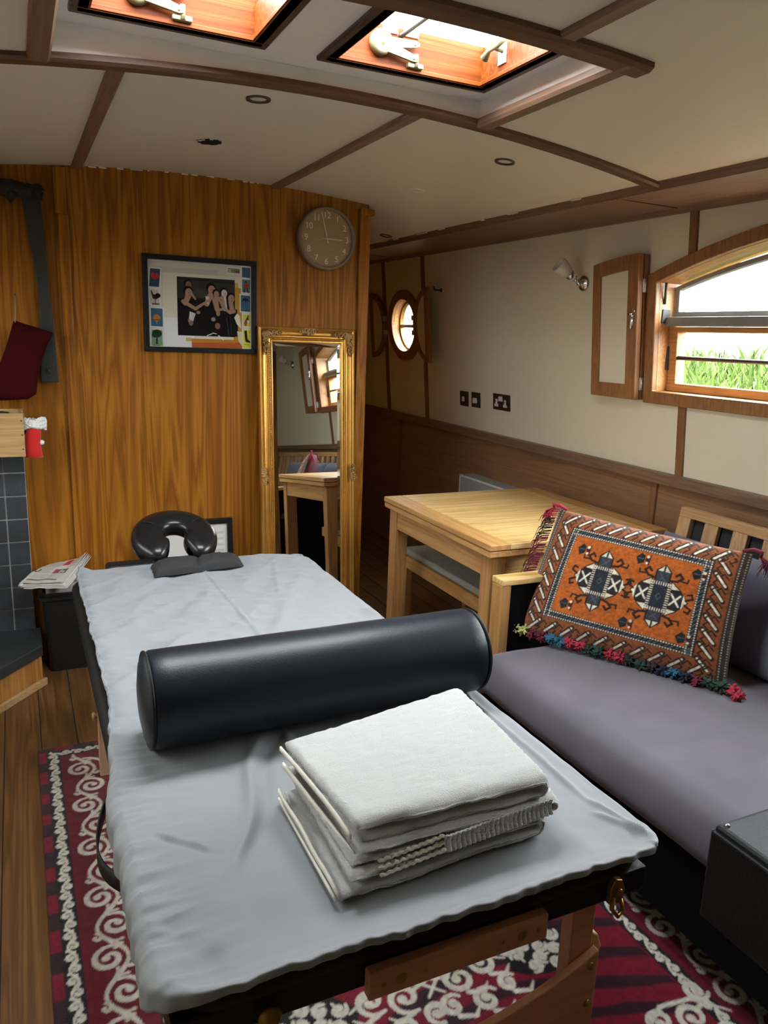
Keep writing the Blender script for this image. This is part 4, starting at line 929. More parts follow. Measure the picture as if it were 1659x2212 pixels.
# soft dark tiger stripes in the field
fx = c.X; fy = c.Y; nz = noise2(c.X.shape, (9, 7), 4); nz2 = noise2(c.X.shape, (40, 28), 5)
st = np.sin((fy+.10*np.sin(fx*5.0)+.06*nz)*2*PI/.092); inside = (fx > .252) & (fx < RW-.252) & (fy > .252) & (fy < RH-.252)
a = np.clip((st-.15+.8*(nz2-.5)+.5*(nz-.5))*2.2, 0, 1)*inside; c.C = c.C*(1-a[..., None])+np.array((.030, .008, .016), np.float32)*a[..., None]
def vine(x0, y0, x1, y1, period, amp, wd, rad, seed, turns=1.25):
    # a scrolling vine from (x0,y0) to (x1,y1) with a curl in every bend and leaf tips
    L = math.hypot(x1-x0, y1-y0); tx, ty = (x1-x0)/L, (y1-y0)/L; nx, ny = -ty, tx; n = max(2, int(round(L/period))); p = L/n; r = random.Random(seed)
    P = lambda s, o: (x0+tx*s+nx*o, y0+ty*s+ny*o)
    N = n*26; pts = [P(L*k/N, amp*math.cos(2*PI*(L*k/N)/p)) for k in range(N+1)]
    ws = [wd*(.65+.35*abs(math.sin(2*PI*(L*k/N)/p))) for k in range(N+1)]; c.line(pts, ws, wht)
    th = math.atan2(ty, tx)
    for k in range(2*n):
        s0 = (k+.5)*p/2; sg = 1 if k % 2 else -1
        sc = k*p/2+p*.02; o = sg*amp*.42
        cc = P(sc, o) if k else None
        if cc: c.curl(cc[0], cc[1], rad, th+(-PI*.1 if sg > 0 else PI*.1), turns, wd, wht, sg, .85)
        lf = P(s0, 0); aa = th+(sg*.9)
        for d in (-.7, .1, .8):
            q = (lf[0]+math.cos(aa+d+PI*(k % 2))*rad*.55, lf[1]+math.sin(aa+d+PI*(k % 2))*rad*.55); c.line([lf, q], [wd*1.1, wd*.35], wht); c.disc(q[0], q[1], wd*.42, wht)
        e = P(s0+p*.12, sg*amp*1.15); c.curl(e[0], e[1], rad*.36, th, .8, wd*.65, wht, -sg, .7)
iM = .137
for a in ((iM, RH-iM, RW-iM, RH-iM), (iM, .07, iM, RH-.07), (RW-iM, .07, RW-iM, RH-.07), (iM, iM, RW-iM, iM)): vine(*a, .215, .030, .0115, .040, 3)
for i in (.0465, .228):
    for a in ((i, i-.02, i, RH-i+.02), (RW-i, i-.02, RW-i, RH-i+.02), (i, RH-i, RW-i, RH-i), (i, i, RW-i, i)):
        vine(*a, .072, .0085, .0062, .0115, 5, .8)
# ornaments in the field
def lobe(x, y, rx, ry):
    c.poly([(x+rx*math.cos(t)*(1+.06*math.cos(5*t)), y+ry*math.sin(t)) for t in np.linspace(0, 2*PI, 48)][:-1], blk)
    r = random.Random(3)
    for q in range(11):
        a = q*2.4; f = math.sqrt((q+.5)/11)*.82; px, py = x+rx*f*math.cos(a), y+ry*f*math.sin(a)
        c.curl(px, py, .020, a, .9, .010, wht, 1 if q % 2 else -1, 1.0); c.line([(px, py), (px+.022*math.cos(a+1.6), py+.022*math.sin(a+1.6))], [.010, .006], wht)
def spray(x, y, h, k=1.0):
    for dx, dy, r, tn in ((0, 0, .042, 1.3), (.075, .02, .038, 1.25), (-.06, .055, .030, 1.1), (.03, -.075, .034, 1.2), (-.05, -.06, .030, 1.1), (.10, -.055, .026, 1.0)):
        px, py = x+h*dx*k, y+dy*k; c.curl(px, py, r*k, 1.2*h+dy*9, tn, .0115*k, wht, h); c.line([(px, py-r*k), (px+h*.035*k, py-r*k-.012), (px+h*.055*k, py-r*k+.008)], [.013*k, .010*k, .004], wht)
    c.line([(x-h*.09*k, y-.02), (x-h*.03*k, y+.04*k), (x+h*.05*k, y+.05*k), (x+h*.13*k, y+.01)], [.006, .011*k, .011*k, .006], wht)
for yy in (.905, RH-.905):
    for sx in (-1, 1): lobe(RW/2+sx*.283, yy, .095, .080); spray(RW/2+sx*.07, yy-.01, sx)
for yy in (.60, RH-.60):
    for sx in (-1, 1): spray(RW/2+sx*.495, yy, -sx, 1.0)
lobe(RW/2, RH/2, .12, .10)
g = noise2(c.X.shape, (280, 190), 8)[..., None]; c.C = c.C*(.82+.36*g).astype(np.float32)
m = MB(); m.grid(lambda u, v: (RX0+u*RW, RY0+v*RH, .013+.0009*noise.noise(Vector((u*60, v*80, 0)))), c.nx, c.ny)
n = len(m.v); m.box(RX0, RX1, RY0, RY1, .0005, .0115, .003)
o = obj('scroll_rug', m, 'rug'); c.to(o, (.05, .008, .014, 1)); tag(o, 'crimson and black rug with cream scroll borders under the massage couch', 'rug')

# massage couch
t = thing('massage_table', 'portable massage couch with black padded top and beech legs', 'massage table', (.52, 1.7, 0))
TX0, TX1, TY0, TY1, TZ = .117, .908, .808, 2.60, .648
m = MB(); A = rr(TX0, TX1, TY0, TY1, .07, 8)
def pad(poly, levels):
    k = len(poly); cx = sum(p[0] for p in poly)/k; cy = sum(p[1] for p in poly)/k; m = MB(); vs = []
    for z, ins in levels:
        for x, y in poly: vs.append((x-math.copysign(ins, x-cx)*min(1, abs(x-cx)/.1), y-math.copysign(ins, y-cy)*min(1, abs(y-cy)/.1), z))
    n = len(levels); return m.add(vs, [list(range(k))[::-1], list(range((n-1)*k, n*k))]+[(r*k+i, r*k+(i+1) % k, (r+1)*k+(i+1) % k, (r+1)*k+i) for r in range(n-1) for i in range(k)], True)
m = pad(A, [(.600, .012), (.606, .003), (.622, 0), (.636, .004), (.645, .014), (.648, .03)]); obj('padded_top', m, 'vinyl', t)
m = MB(); m.box(TX0+.006, TX1-.006, TY0+.006, TY1-.006, .562, .606, .004); obj('side_panel', m, 'vinyl', t)
def leg(x, y, sy):
    m = MB(); m.box(x-.018, x+.018, y-.014, y+.014, .0145, .59, .003); m.box(x-.016, x+.016, y+sy*.014-.012, y+sy*.014+.012, .22, .585, .003)
    return obj('leg', m, 'beech', t)
for x in (.186, .85):
    o = leg(x, 2.43, 1); s = -1 if x < .5 else 1
    m = MB(); Mx = Matrix.Translation((x+s*.018, 2.43, .225)) @ Matrix.Rotation(s*PI/2, 4, 'Y'); m.lathe([(0, .016), (.013, .016), (.015, .008), (.006, .002), (.006, 0)], Mx, 14); obj('leg_knob', m, 'slat', o)
for x in (.225, .80):
    m = MB(); m.box(x-.024, x+.024, .838, .866, .0145, .565, .003); o = obj('leg', m, 'beech_x', t); s = -1 if x < .5 else 1
    m = MB(); m.prism([(0, -.030), (.020, -.024), (.026, -.008), (.016, .018), (0, .030)], .842, .862, 'y', .003, Matrix.Translation((x+s*.024, 0, .452)) if s > 0 else Matrix.Translation((x-.024, 0, .452)) @ Matrix.Scale(-1, 4, (1, 0, 0))); obj('leg_knob', m, 'slat', o)
m = MB(); N = 24; xa, xb = .200, .826
topc = [(xa+(xb-xa)*k/N, .385+.075*(abs(2*k/N-1))**2.0) for k in range(N+1)]
m.prism([(xa, .15), (xb, .15)]+topc[::-1], .822, .837, 'y', .002); obj('end_brace', m, 'beech_x', t)
for x in (.215, .81):
    for z in (.20, .28, .36, .435): m = MB(); m.lathe([(0, .003), (.007, .002), (.007, 0)], Matrix.Translation((x, .822, z)) @ Matrix.Rotation(PI/2, 4, 'X'), 14); obj('brace_bolt', m, 'oldbrass', t)
m = MB(); m.box(.383, .682, .788, .806, .562, .606, .003); br = obj('cross_board', m, 'beech_x', t)
m = MB()
for x, r in ((.405, .004), (.432, .009), (.470, .0035), (.60, .0035), (.635, .009), (.664, .004)): m = MB(); m.lathe([(0, .002), (r*.8, .0015), (r, 0)], Matrix.Translation((x, .788, .583)) @ Matrix.Rotation(PI/2, 4, 'X'), 16); obj('board_bolt', m, 'oldbrass', br)
m = MB()
for x in (.30, .655): m = MB(); m.tube([(x, .95, .56), (x+.03, 1.15, .33), (x+.045, 1.28, .18)], .016, 4); obj('diagonal_brace', m, 'beech', t)
m = MB(); m.tube([(.186, 2.43, .30), (.85, 2.43, .30)], .012, 8); obj('head_stretcher', m, 'beech_x', t)
m = MB(); m.prism([(.812, .570), (.838, .570), (.842, .592), (.834, .612), (.820, .616), (.812, .60)], .797, .808, 'y', .002); m.tube([(.815, .795, .585), (.810, .79, .57), (.822, .788, .555), (.836, .792, .56), (.836, .80, .575)], .004, 8); m.ell((.826, .793, .595), .006, .004, .006); obj('frame_latch', m, 'oldbrass', t)
m = MB(); m.lathe([(0, .016), (.010, .015), (.016, .008), (.016, .002), (.006, 0)], Matrix.Translation((.247, .806, .582)) @ Matrix.Rotation(PI/2, 4, 'X'), 20); obj('frame_knob', m, 'oldbrass', t)
m = MB()
def strap(pts, w):
    k = len(pts); vs = []
    for p in pts: vs += [(p[0], p[1], p[2]-w/2), (p[0], p[1], p[2]+w/2)]
    return vs, [(2*i, 2*i+2, 2*i+3, 2*i+1) for i in range(k-1)]
sp = [(.128-.052*math.sin(PI*k/24)**.7, 1.40-.30*k/24, .590-.030*math.sin(PI*k/24)) for k in range(25)]
m.add(*strap(sp, .032), True); o = obj('carry_strap', m, 'vinyl', t); solid(o, .003, 0)

# grey fitted sheet
ZS = .660; SXa, SXb, SYa, SYb = .120, .914, .796, 2.615
def sheet_pt(u, v):
    # u, v run past the edges; corners are rounded, the overhang folds down
    r = .07; dL = .050
    sx = SXa-dL+u*(SXb-SXa+2*dL); sy = SYa-dL+v*(SYb-SYa+2*dL)
    hw, hh = (SXb-SXa)/2, (SYb-SYa)/2; cx, cy = (SXa+SXb)/2, (SYa+SYb)/2
    X, Y = sx-cx, sy-cy; qx, qy = max(0, abs(X)-(hw-r)), max(0, abs(Y)-(hh-r)); mm = max(qx, qy)
    if mm > 0:
        h = math.hypot(qx, qy); dx, dy = math.copysign(qx/h, X), math.copysign(qy/h, Y)
    else: dx = dy = 0
    e = mm-r; rho = .022
    bx = math.copysign(min(abs(X), hw-r), X); by = math.copysign(min(abs(Y), hh-r), Y)
    if e <= -rho*.2: rad, dz = mm, 0
    else:
        th = min(PI/2, (e+rho*.2)/rho); rad = r-rho*.2+rho*math.sin(th)*.8; dz = -rho*(1-math.cos(th)); ex = (e+rho*.2)-rho*PI/2
        if ex > 0: dz -= ex
    x, y = cx+bx+dx*rad, cy+by+dy*rad
    nz = noise.noise
    P2 = Vector((x, y, 0))
    al = y*9+x*3
    # creases: broad diagonal folds at the head, faint at the foot; gathered elastic near the left edge
    head = max(0, min(1, (y-1.35)/.6)); foot = 1-head
    z = ZS+dz
    rg = lambda a, b, cc: 1-2*abs(nz(Vector((a, b, cc))))
    wv = .0095*head*(rg(x*3+y*2.6, y*4.2-x*4.5, 11)-.4)+.0042*head*(rg(x*9-y*5, y*13+x*7, 12)-.4)+.0022*foot*(rg(x*5+y*2, y*6-x*3, 14)-.4)
    wv += .0055*head*nz(Vector((x*4+y*2.5, y*6-x*5, 1)))+.0030*head*nz(Vector((x*16+y*9, y*20-x*8, 4)))+.0030*foot*nz(Vector((x*3, y*4, 7)))+.0012*nz(Vector((x*26, y*30, 9)))
    lf = max(0, 1-(x-SXa)/.14)
    wv += lf*.0050*(rg(x*10+y*6, y*30, 21)-.4)+lf*(.0050*nz(Vector((x*14, y*42, 3)))+.0030*nz(Vector((x*9, y*90, 5))))
    rt = max(0, 1-(SXb-x)/.10); wv += rt*.0035*nz(Vector((x*20, y*14, 8)))
    def crease(x0, y0, x1, y1, w, a, skew=0):
        L = math.hypot(x1-x0, y1-y0); tx, ty = (x1-x0)/L, (y1-y0)/L; s = ((x-x0)*tx+(y-y0)*ty)/L; d = (x-x0)*-ty+(y-y0)*tx+skew*math.sin(s*PI*2)*.01
        if s < -.15 or s > 1.15: return 0
        f = max(0, min(1, (s+.15)/.25, (1.15-s)/.25)); return a*f*math.exp(-(d/w)**2)
    wv += crease(.53, 2.56, .55, 1.60, .005, .0045)
    wv += crease(.398, 1.36, .262, 1.02, .012, .0085, 1)-crease(.425, 1.34, .285, 1.03, .011, .0045, 1)+crease(.45, 1.36, .42, 1.16, .010, .005)
    wv += crease(.155, 1.115, .215, 1.06, .0035, -.004)+crease(.163, 1.122, .222, 1.068, .005, .0035)+crease(.215, 1.06, .245, 1.035, .004, -.003)
    wv += crease(.15, 2.22, .40, 2.47, .016, .008)+crease(.15, 1.95, .42, 2.25, .022, .009)+crease(.17, 1.70, .36, 1.92, .018, .008)+crease(.15, 2.42, .34, 2.54, .012, .007)+crease(.30, 1.78, .46, 2.05, .020, .005)
    wv += crease(.86, 1.36, .83, 1.12, .007, .006)+crease(.885, 1.50, .875, .95, .006, .005)+crease(.88, .93, .90, .82, .006, .007)+crease(.86, .90, .90, .83, .006, .005)
    wv += crease(.60, 1.9, .85, 2.4, .02, .005)+crease(.28, 1.55, .16, 1.50, .007, .006)+crease(.27, 1.50, .16, 1.47, .006, -.005)+crease(.13, .92, .19, .83, .02, -.006)+crease(.62, 2.3, .80, 2.55, .012, .004)+crease(.70, 2.2, .78, 2.5, .010, .004)
    inner = min(1, max(0, -e/.05)+.35)
    z += wv*(1 if e < 0 else .5)
    o = max(0, e)
    if o > 0 or e > -.02:
        k2 = max(0, min(1, (e+.02)/.04))
        ruff = k2*(.006*nz(Vector((x*5, y*38, 2)))+.005*nz(Vector((x*46, y*12, 6)))) if X < 0 or abs(Y) > hh-r else k2*.003*nz(Vector((x*10, y*16, 2)))
        x += dx*ruff; y += dy*ruff
        # the hem hangs lower and looser along the near-left side and the foot
        if X < 0: far = max(0, min(1, (y-1.25)/.35)); x += k2*abs(dx)*(-.012*(1-far)+.030*far); z += o*.80*far*abs(dx)+.010*far*k2*abs(dx)-o*.35*(1-far)*abs(dx)
        if Y < 0 and dy < 0: z += o*(.60+.10*nz(Vector((x*7, 0, 3))))*abs(dy)+.012*k2*abs(dy); y -= k2*.004
        if Y > 0 and dy > .5: z += o*.4
        if X > 0 and dx > .5: z += o*.2
    return (x, y, z)
m = MB(); m.grid(sheet_pt, 230, 460); o = obj('grey_sheet', m, 'sheet'); solid(o, .0016, -1)
tag(o, 'creased grey fitted sheet stretched over the massage couch', 'sheet')

# bolster
t = thing('bolster', 'black leather bolster lying across the grey sheet', 'bolster', (.545, 1.402, ZS+.099))
R = .094; L = .362; pr = [(0, -L-.010), (R*.5, -L-.009), (R-.018, -L-.004), (R-.006, -L+.003), (R, -L+.014)]+[(R*(1+.004*math.sin(k*.9)), -L+.014+(2*L-.028)*k/24) for k in range(1, 24)]+[(R, L-.014), (R-.006, L-.003), (R-.018, L+.004), (R*.5, L+.009), (0, L+.010)]
m = MB(); m.lathe(pr, Matrix.Rotation(PI/2, 4, 'Y'), 72); obj('bolster_body', m, 'bolster', t, True)
m = MB()
for s in (-1, 1): m = MB(); m.tube([(s*(L-.004), (R-.003)*math.cos(a), (R-.003)*math.sin(a)) for a in np.linspace(0, 2*PI, 61)[:-1]], .0035, 8, True); obj('piping', m, 'vinyl', t, True)

# folded towels
def ribbon(path, th, n_sub=1):
    # closed outline of a ribbon of thickness th following path (x,z)
    P = [Vector((p[0], p[1])) for p in path]; L, Rr = [], []
    for i, p in enumerate(P):
        d = (P[min(i+1, len(P)-1)]-P[max(i-1, 0)]).normalized(); nrm = Vector((-d.y, d.x)); L.append(p+nrm*th/2); Rr.append(p-nrm*th/2)
    return L, Rr
def towel_mesh(path, th, corners, ny=90, edge=None, seed=0, drop=0):
    # path in (s in 0..1 across, z); corners: near-left, near-right, back-right, back-left (x, y)
    L, Rr = ribbon(path, th); n = len(L); ring = [(p.x, p.y) for p in L]
    ring += [(p.x, p.y) for p in reversed(Rr)]; mid = [(p[0], p[1]) for p in path]; mid = mid+mid[::-1]
    m = MB(); K = len(ring); vs = []
    (ax, ay), (bx, by), (cx, cy), (dx, dy) = corners; W = .37
    for j in range(ny+1):
        v = j/ny
        v = v if .08 < v < .92 else (v*v/.08*.5+v*.5 if v <= .08 else 1-((1-v)**2/.08*.5+(1-v)*.5))
        ee = min(v, 1-v)*.25/.010; tk = math.sqrt(max(0, 1-(1-min(1, ee))**2))
        for i, (sx, z) in enumerate(ring):
            sx = mid[i][0]+(sx-mid[i][0])*max(.15, tk); z = mid[i][1]+(z-mid[i][1])*max(.15, tk)
            s = sx/W; x = (ax*(1-s)+bx*s)*(1-v)+(dx*(1-s)+cx*s)*v; y = (ay*(1-s)+by*s)*(1-v)+(dy*(1-s)+cy*s)*v
            q = Vector((x*55, y*55, z*55+seed)); f = .0016*noise.noise(q)+.0014*noise.noise(q*3.1)+.0010*noise.noise(q*7.3)
            e = min(1, v/.10); zz = z-drop*(1-e)**2*max(0, z-.03)/.08
            y2 = y+(1-e)**3*.004*noise.noise(Vector((x*14, z*60, seed)))
            vs.append((x+f, y2+f*.5, ZS+.004+zz+f+.002*noise.noise(Vector((x*9, y*9, seed+z*8)))))
    fs = [(j*K+i, j*K+(i+1) % K, (j+1)*K+(i+1) % K, (j+1)*K+i) for j in range(ny) for i in range(K)]
    m.add(vs, fs, True)
    for j in (0, ny):
        for i in range(n-1): m.add([], []); m.f.append([j*K+i, j*K+i+1, j*K+K-2-i, j*K+K-1-i] if j == 0 else [j*K+i+1, j*K+i, j*K+K-1-i, j*K+K-2-i]); m.mi.append(0); m.sm.append(True)
    return m
def seg(a, b, n=40): return [(a[0]+(b[0]-a[0])*k/n, a[1]+(b[1]-a[1])*k/n) for k in range(n)]
def turn(cx, z0, z1, sgn, n=10): return [(cx+sgn*abs(z1-z0)/2*math.sin(PI*k/n), (z0+z1)/2-(z1-z0)/2*math.cos(PI*k/n)) for k in range(n)]
CN = [(.372, .873), (.748, .878), (.786, 1.215), (.366, 1.145)]
# bottom towel: two layers folded at the right
path = seg((.004, .008), (.352, .008))+turn(.352, .008, .030, 1)+seg((.352, .030), (.010, .034))
t = thing('folded_towel', 'lower white terry towel, folded, lying on the grey sheet', 'towel', (.567, 1.03, ZS), group='folded white towels')
obj('terry_cloth', towel_mesh(path, .016, [(.366, .862), (.744, .884), (.780, 1.205), (.372, 1.140)], seed=1), 'towel', t)
m = MB(); m.add([(.366+.006, .8595, ZS+.007), (.52, .866, ZS+.010), (.52, .866, ZS+.030), (.372, .8600, ZS+.028)], [(0, 1, 2, 3)])
def hemband(pts, h, name, parent):
    m = MB(); vs = []
    for p in pts: vs += [(p[0], p[1], p[2]-h/2), (p[0], p[1], p[2]+h/2)]
    m.add(vs, [(2*i, 2*i+2, 2*i+3, 2*i+1) for i in range(len(pts)-1)], True); o = obj(name, m, 'hem', parent); solid(o, .003, 0); return o
hemband([(.3665-.0005*k, .866+k*.0262, ZS+.027-.010*(1-k/10)**2+.002*math.sin(k*1.3)) for k in range(11)], .009, 'hem', t)
hemband([(.3625, .868+k*.0262, ZS+.011) for k in range(11)], .006, 'hem', t)
# middle towel: ribbed woven border showing at the front right
path = seg((.014, .048), (.372, .046))+turn(.372, .046, .060, 1)+seg((.372, .060), (.02, .064))
t = thing('folded_towel', 'middle white towel with a ribbed woven border showing at the front', 'towel', (.567, 1.03, ZS+.04), group='folded white towels')
obj('terry_cloth', towel_mesh(path, .010, [(.378, .876), (.748, .880), (.790, 1.205), (.37, 1.150)], seed=2, drop=.004), 'towel', t)
m = MB(); rb = 46
def rib(u, v):
    x = .540+u*.205; y = .868+.012*u+.004*math.sin(v*PI)+.0014*math.sin(u*rb*2*PI/2); return (x, y-.003*v, ZS+.064-.026*v+.006*u)
m.grid(rib, rb*6, 8); o = obj('ribbed_border', m, 'towel', t); solid(o, .003, 0)
for k in range(3):
    m = MB(); m.tube([(.43+.11*u, .872-.004*k+.004*u, ZS+.050-.009*k+.010*u+.0012*math.sin(u*60)) for u in np.linspace(0, 1, 50)], .0028, 8); obj('border_cord', m, 'hem', t)
# top towel: folded over itself with an open fold at the right
path = seg((.020, .074), (.352, .076))+turn(.352, .076, .101, 1)+seg((.352, .101), (.0, .099), 40)
t = thing('folded_towel', 'top white terry towel with its fold open at the front right', 'towel', (.567, 1.03, ZS+.07), group='folded white towels')
obj('terry_cloth', towel_mesh(path, .015, [(.394, .892), (.744, .886), (.772, 1.222), (.368, 1.142)], ny=110, seed=3, drop=.010), 'towel', t)
hemband([(.3945-.026*v, .892+.25*v, ZS+.099-.012*(1-v)**4) for v in np.linspace(0, 1, 20)], .008, 'hem', t)
hemband([(.402-.028*v, .894+.25*v, ZS+.066-.014*(1-v)**2-.003*math.sin(v*3)) for v in np.linspace(0, 1, 20)], .010, 'hem', t)

# face cradle cushion (horseshoe) and its platform
t = thing('face_cradle', 'black leather horseshoe face cushion at the head of the massage couch', 'face cradle', (.49, 2.76, .66))
CR = Matrix.Translation((.487, 2.775, .705)) @ Matrix.Rotation(math.radians(24), 4, 'X')
def cradle(u, v):
    a = -PI/2+.42+(2*PI-.84)*u; f = min(1, min(u, 1-u)/.07); f = math.sqrt(1-(1-f)**2) if f < 1 else 1
    R0 = .094; w = .056*(.35+.65*f); h = .040*(.35+.65*f); th = 2*PI*v
    cx, sx = math.cos(th), math.sin(th); ww = w*math.copysign(abs(cx)**.75, cx); hh = h*math.copysign(abs(sx)**.75, sx)
    r = R0+ww; hh += -.10*(ww) ; p = CR @ Vector((r*1.02*math.cos(a), r*1.0*math.sin(a), hh)); return p
m = MB(); m.grid(cradle, 90, 28); obj('cushion', m, 'cradle', t)
for a in (.55, 2.6):
    m = MB(); pts = [CR @ Vector(((.094+(.057)*math.cos(th))*math.cos(a), (.094+.057*math.cos(th))*math.sin(a), .0415*math.sin(th))) for th in np.linspace(-.2, PI+.2, 24)]; m.tube(pts, .0018, 6); obj('seam', m, 'vinyl', t)
m = MB(); m.box(.30, .66, 2.615, 2.635, .60, .652, .004); m.box(.36, .385, 2.62, 2.74, .625, .648, .003); m.box(.60, .625, 2.62, 2.74, .625, .648, .003); m.tube([(.40, 2.72, .640), (.58, 2.72, .640)], .012, 8); obj('platform', m, 'vinyl', t)
t = thing('headrest_strip', 'black padded strip on the far left of the couch head', 'pad', (.25, 2.63, .64))
m = MB(); m.box(.235, .40, 2.628, 2.70, .615, .662, .014, None, 3); obj('pad', m, 'vinyl', t)
# black cloth eye pillow
def pil(u, v):
    a = .365+.30*u; b = -.055+.11*v
    e = (1-abs(2*v-1)**4)*(1-abs(2*u-1)**8); waist = 1-.45*math.exp(-((u-.52)/.10)**2)
    return a, b, e, waist
MP = Matrix.Translation((0, 2.525, ZS)) @ Matrix.Rotation(0, 4, 'Z')
def pil_top(u, v):
    a, b, e, w = pil(u, v); y = 2.520+b*(1.0 if u < .52 else .95)+(.030*(u-.45)); z = ZS+.006+.034*max(0, e)**.5*(.75+.25*w)+.010*noise.noise(Vector((u*5, v*4, 1)))*e+.006*(.5-abs(noise.noise(Vector((u*14+v*5, v*9, 2)))))*e+.003*noise.noise(Vector((u*30, v*20, 2)))*e-.010*math.exp(-((u-.5-.08*(v-.5))/.035)**2)*e
    return (a+.003*noise.noise(Vector((v*9, u, 0))), y, z)
def pil_bot(u, v):
    a, b, e, w = pil(u, v); return (a, 2.520+b*(1.0 if u < .52 else .95)+.030*(u-.45), ZS+.004)
m = MB(); m.grid(pil_top, 70, 34); m.grid(lambda u, v: pil_bot(1-u, v), 70, 34); o = obj('eye_pillow', m, 'blackcloth'); tag(o, 'wrinkled black cloth pillow lying in front of the face cradle', 'pillow')

# dining table
t = thing('dining_table', 'oak draw-leaf dining table behind the couch with patterned cushion', 'dining table', (1.86, 2.59, 0))
DX0, DX1, DY0, DY1, DZ = 1.447, 2.268, 2.155, 3.022, .76
m = MB(); m.box(DX0+.085, DX1-.085, DY0, DY1, DZ-.022, DZ, .003); obj('tabletop', m, 'table', t)
for x0, x1 in ((DX0, DX0+.0845), (DX1-.0845, DX1)):
    m = MB(); m.box(x0, x1, DY0, DY1, DZ-.022, DZ, .003); obj('breadboard_end', m, 'table_y', t)
for y0, y1 in ((DY0+.003, (DY0+DY1)/2-.0008), ((DY0+DY1)/2+.0008, DY1-.003)):
    m = MB(); m.box(DX0+.003, DX1-.003, y0, y1, DZ-.047, DZ-.0245, .003); obj('draw_leaf', m, 'table_y', t)
zl = DZ-.048; a = .022
for y0 in (DY0+a+.006, DY1-a-.026): m = MB(); m.box(DX0+a+.05, DX1-a-.05, y0, y0+.02, zl-.085, zl, .002); obj('apron', m, 'table', t)
for x0 in (DX0+a+.006, DX1-a-.026): m = MB(); m.box(x0, x0+.02, DY0+a+.05, DY1-a-.05, zl-.085, zl, .002); obj('apron', m, 'table_y', t)
for x, sx in ((DX0+a, 1), (DX1-a, -1)):
    for y, sy in ((DY0+a, 1), (DY1-a, -1)):
        m = MB(); w, w2 = .066, .048
        vs = [(x+sx*i*(w if z else w2), y+sy*j*(w if z else w2), z) for z in ((.0145 if x < 1.6 and y < 2.5 else 0), zl) for i, j in ((0, 0), (1, 0), (1, 1), (0, 1))]
        m.add(vs, [(0, 3, 2, 1), (4, 5, 6, 7), (0, 1, 5, 4), (1, 2, 6, 5), (2, 3, 7, 6), (3, 0, 4, 7)]); o = obj('leg', m, 'table_z', t); bevmod(o, .003)
# bench tucked under it
t = thing('bench', 'low bench with grey padded seat tucked under the dining table', 'bench', (1.83, 2.85, 0))
bx0, bx1, by0, by1 = 1.635, 2.02, 2.42, 3.22
m = MB(); m.box(bx0, bx0+.028, by0, by1, .375, .432, .003); m.box(bx1-.028, bx1, by0, by1, .375, .432, .003); m.box(bx0+.028, bx1-.028, by0, by0+.028, .375, .432, .003); m.box(bx0+.028, bx1-.028, by1-.028, by1, .375, .432, .003); obj('seat_rail', m, 'table_y', t)
m = MB(); m.box(bx0+.01, bx1-.01, by0+.01, by1-.01, .4325, .462, .012, None, 3); obj('seat_pad', m, 'benchpad', t)
for x in (bx0+.02, bx1-.02):
    for y in (by0+.06, by1-.06):
        m = MB(); m.box(x-.018, x+.018, y-.018, y+.018, 0, .374, .003); obj('leg', m, 'table_z', t)

# sofa
t = thing('sofa_bench', 'long low sofa with slate purple mattress and oak slatted back', 'sofa', (1.75, 1.2, 0))
def seatp(u, v):
    # profile across (u) from rear top, over the front roll, down to the base; v along the sofa
    y = 2.015-v*2.35; e = min(1, v/.035); e = math.sqrt(max(0, 1-(1-e)**2)); s = u
    xb, xf, zt, zbm = 2.10, 1.300, .452, .318
    rad = .085
    if s < .55: x, z = xb+(xf+rad-xb)*s/.55, zt
    elif s < .75:
        a = (s-.55)/.20*PI/2; x, z = xf+rad-rad*math.sin(a), zt-rad+rad*math.cos(a)
    else:
        f = (s-.75)/.25; x, z = xf+.03*f*f, zt-rad-(zt-rad-zbm)*f
    crown = .018*math.sin(min(1, s/.6)*PI)*min(1, v*6)
    z += crown+.006*noise.noise(Vector((x*4, y*3, 1)))+.0025*noise.noise(Vector((x*12, y*10, 4)))
    z = z-(1-e)*.07; x = x+(1-e)*.04*(1 if s > .5 else 0)
    return (x, y, z)
m = MB(); m.grid(seatp, 60, 130)
k = 61; m.f.append(list(range(k))); m.mi.append(0); m.sm.append(False)
o = obj('seat_mattress', m, 'couch', t)
m = MB(); m.box(1.558, 2.10, -.40, 1.99, 0, .10); m.box(1.345, 2.10, -.40, 1.99, .10, .316); obj('base', m, 'darkbase', t)
# far arm frame
m = MB(); m.box(1.424, 1.462, 2.035, 2.095, 0, .652, .003); o = obj('arm_post', m, 'table_z', t)
m = MB(); m.box(1.424, 2.16, 2.032, 2.098, .6525, .674, .003); obj('arm_rail', m, 'table', t)
m = MB(); m.box(1.4625, 2.15, 2.044, 2.075, .02, .652); obj('arm_panel', m, 'darkbase', t)
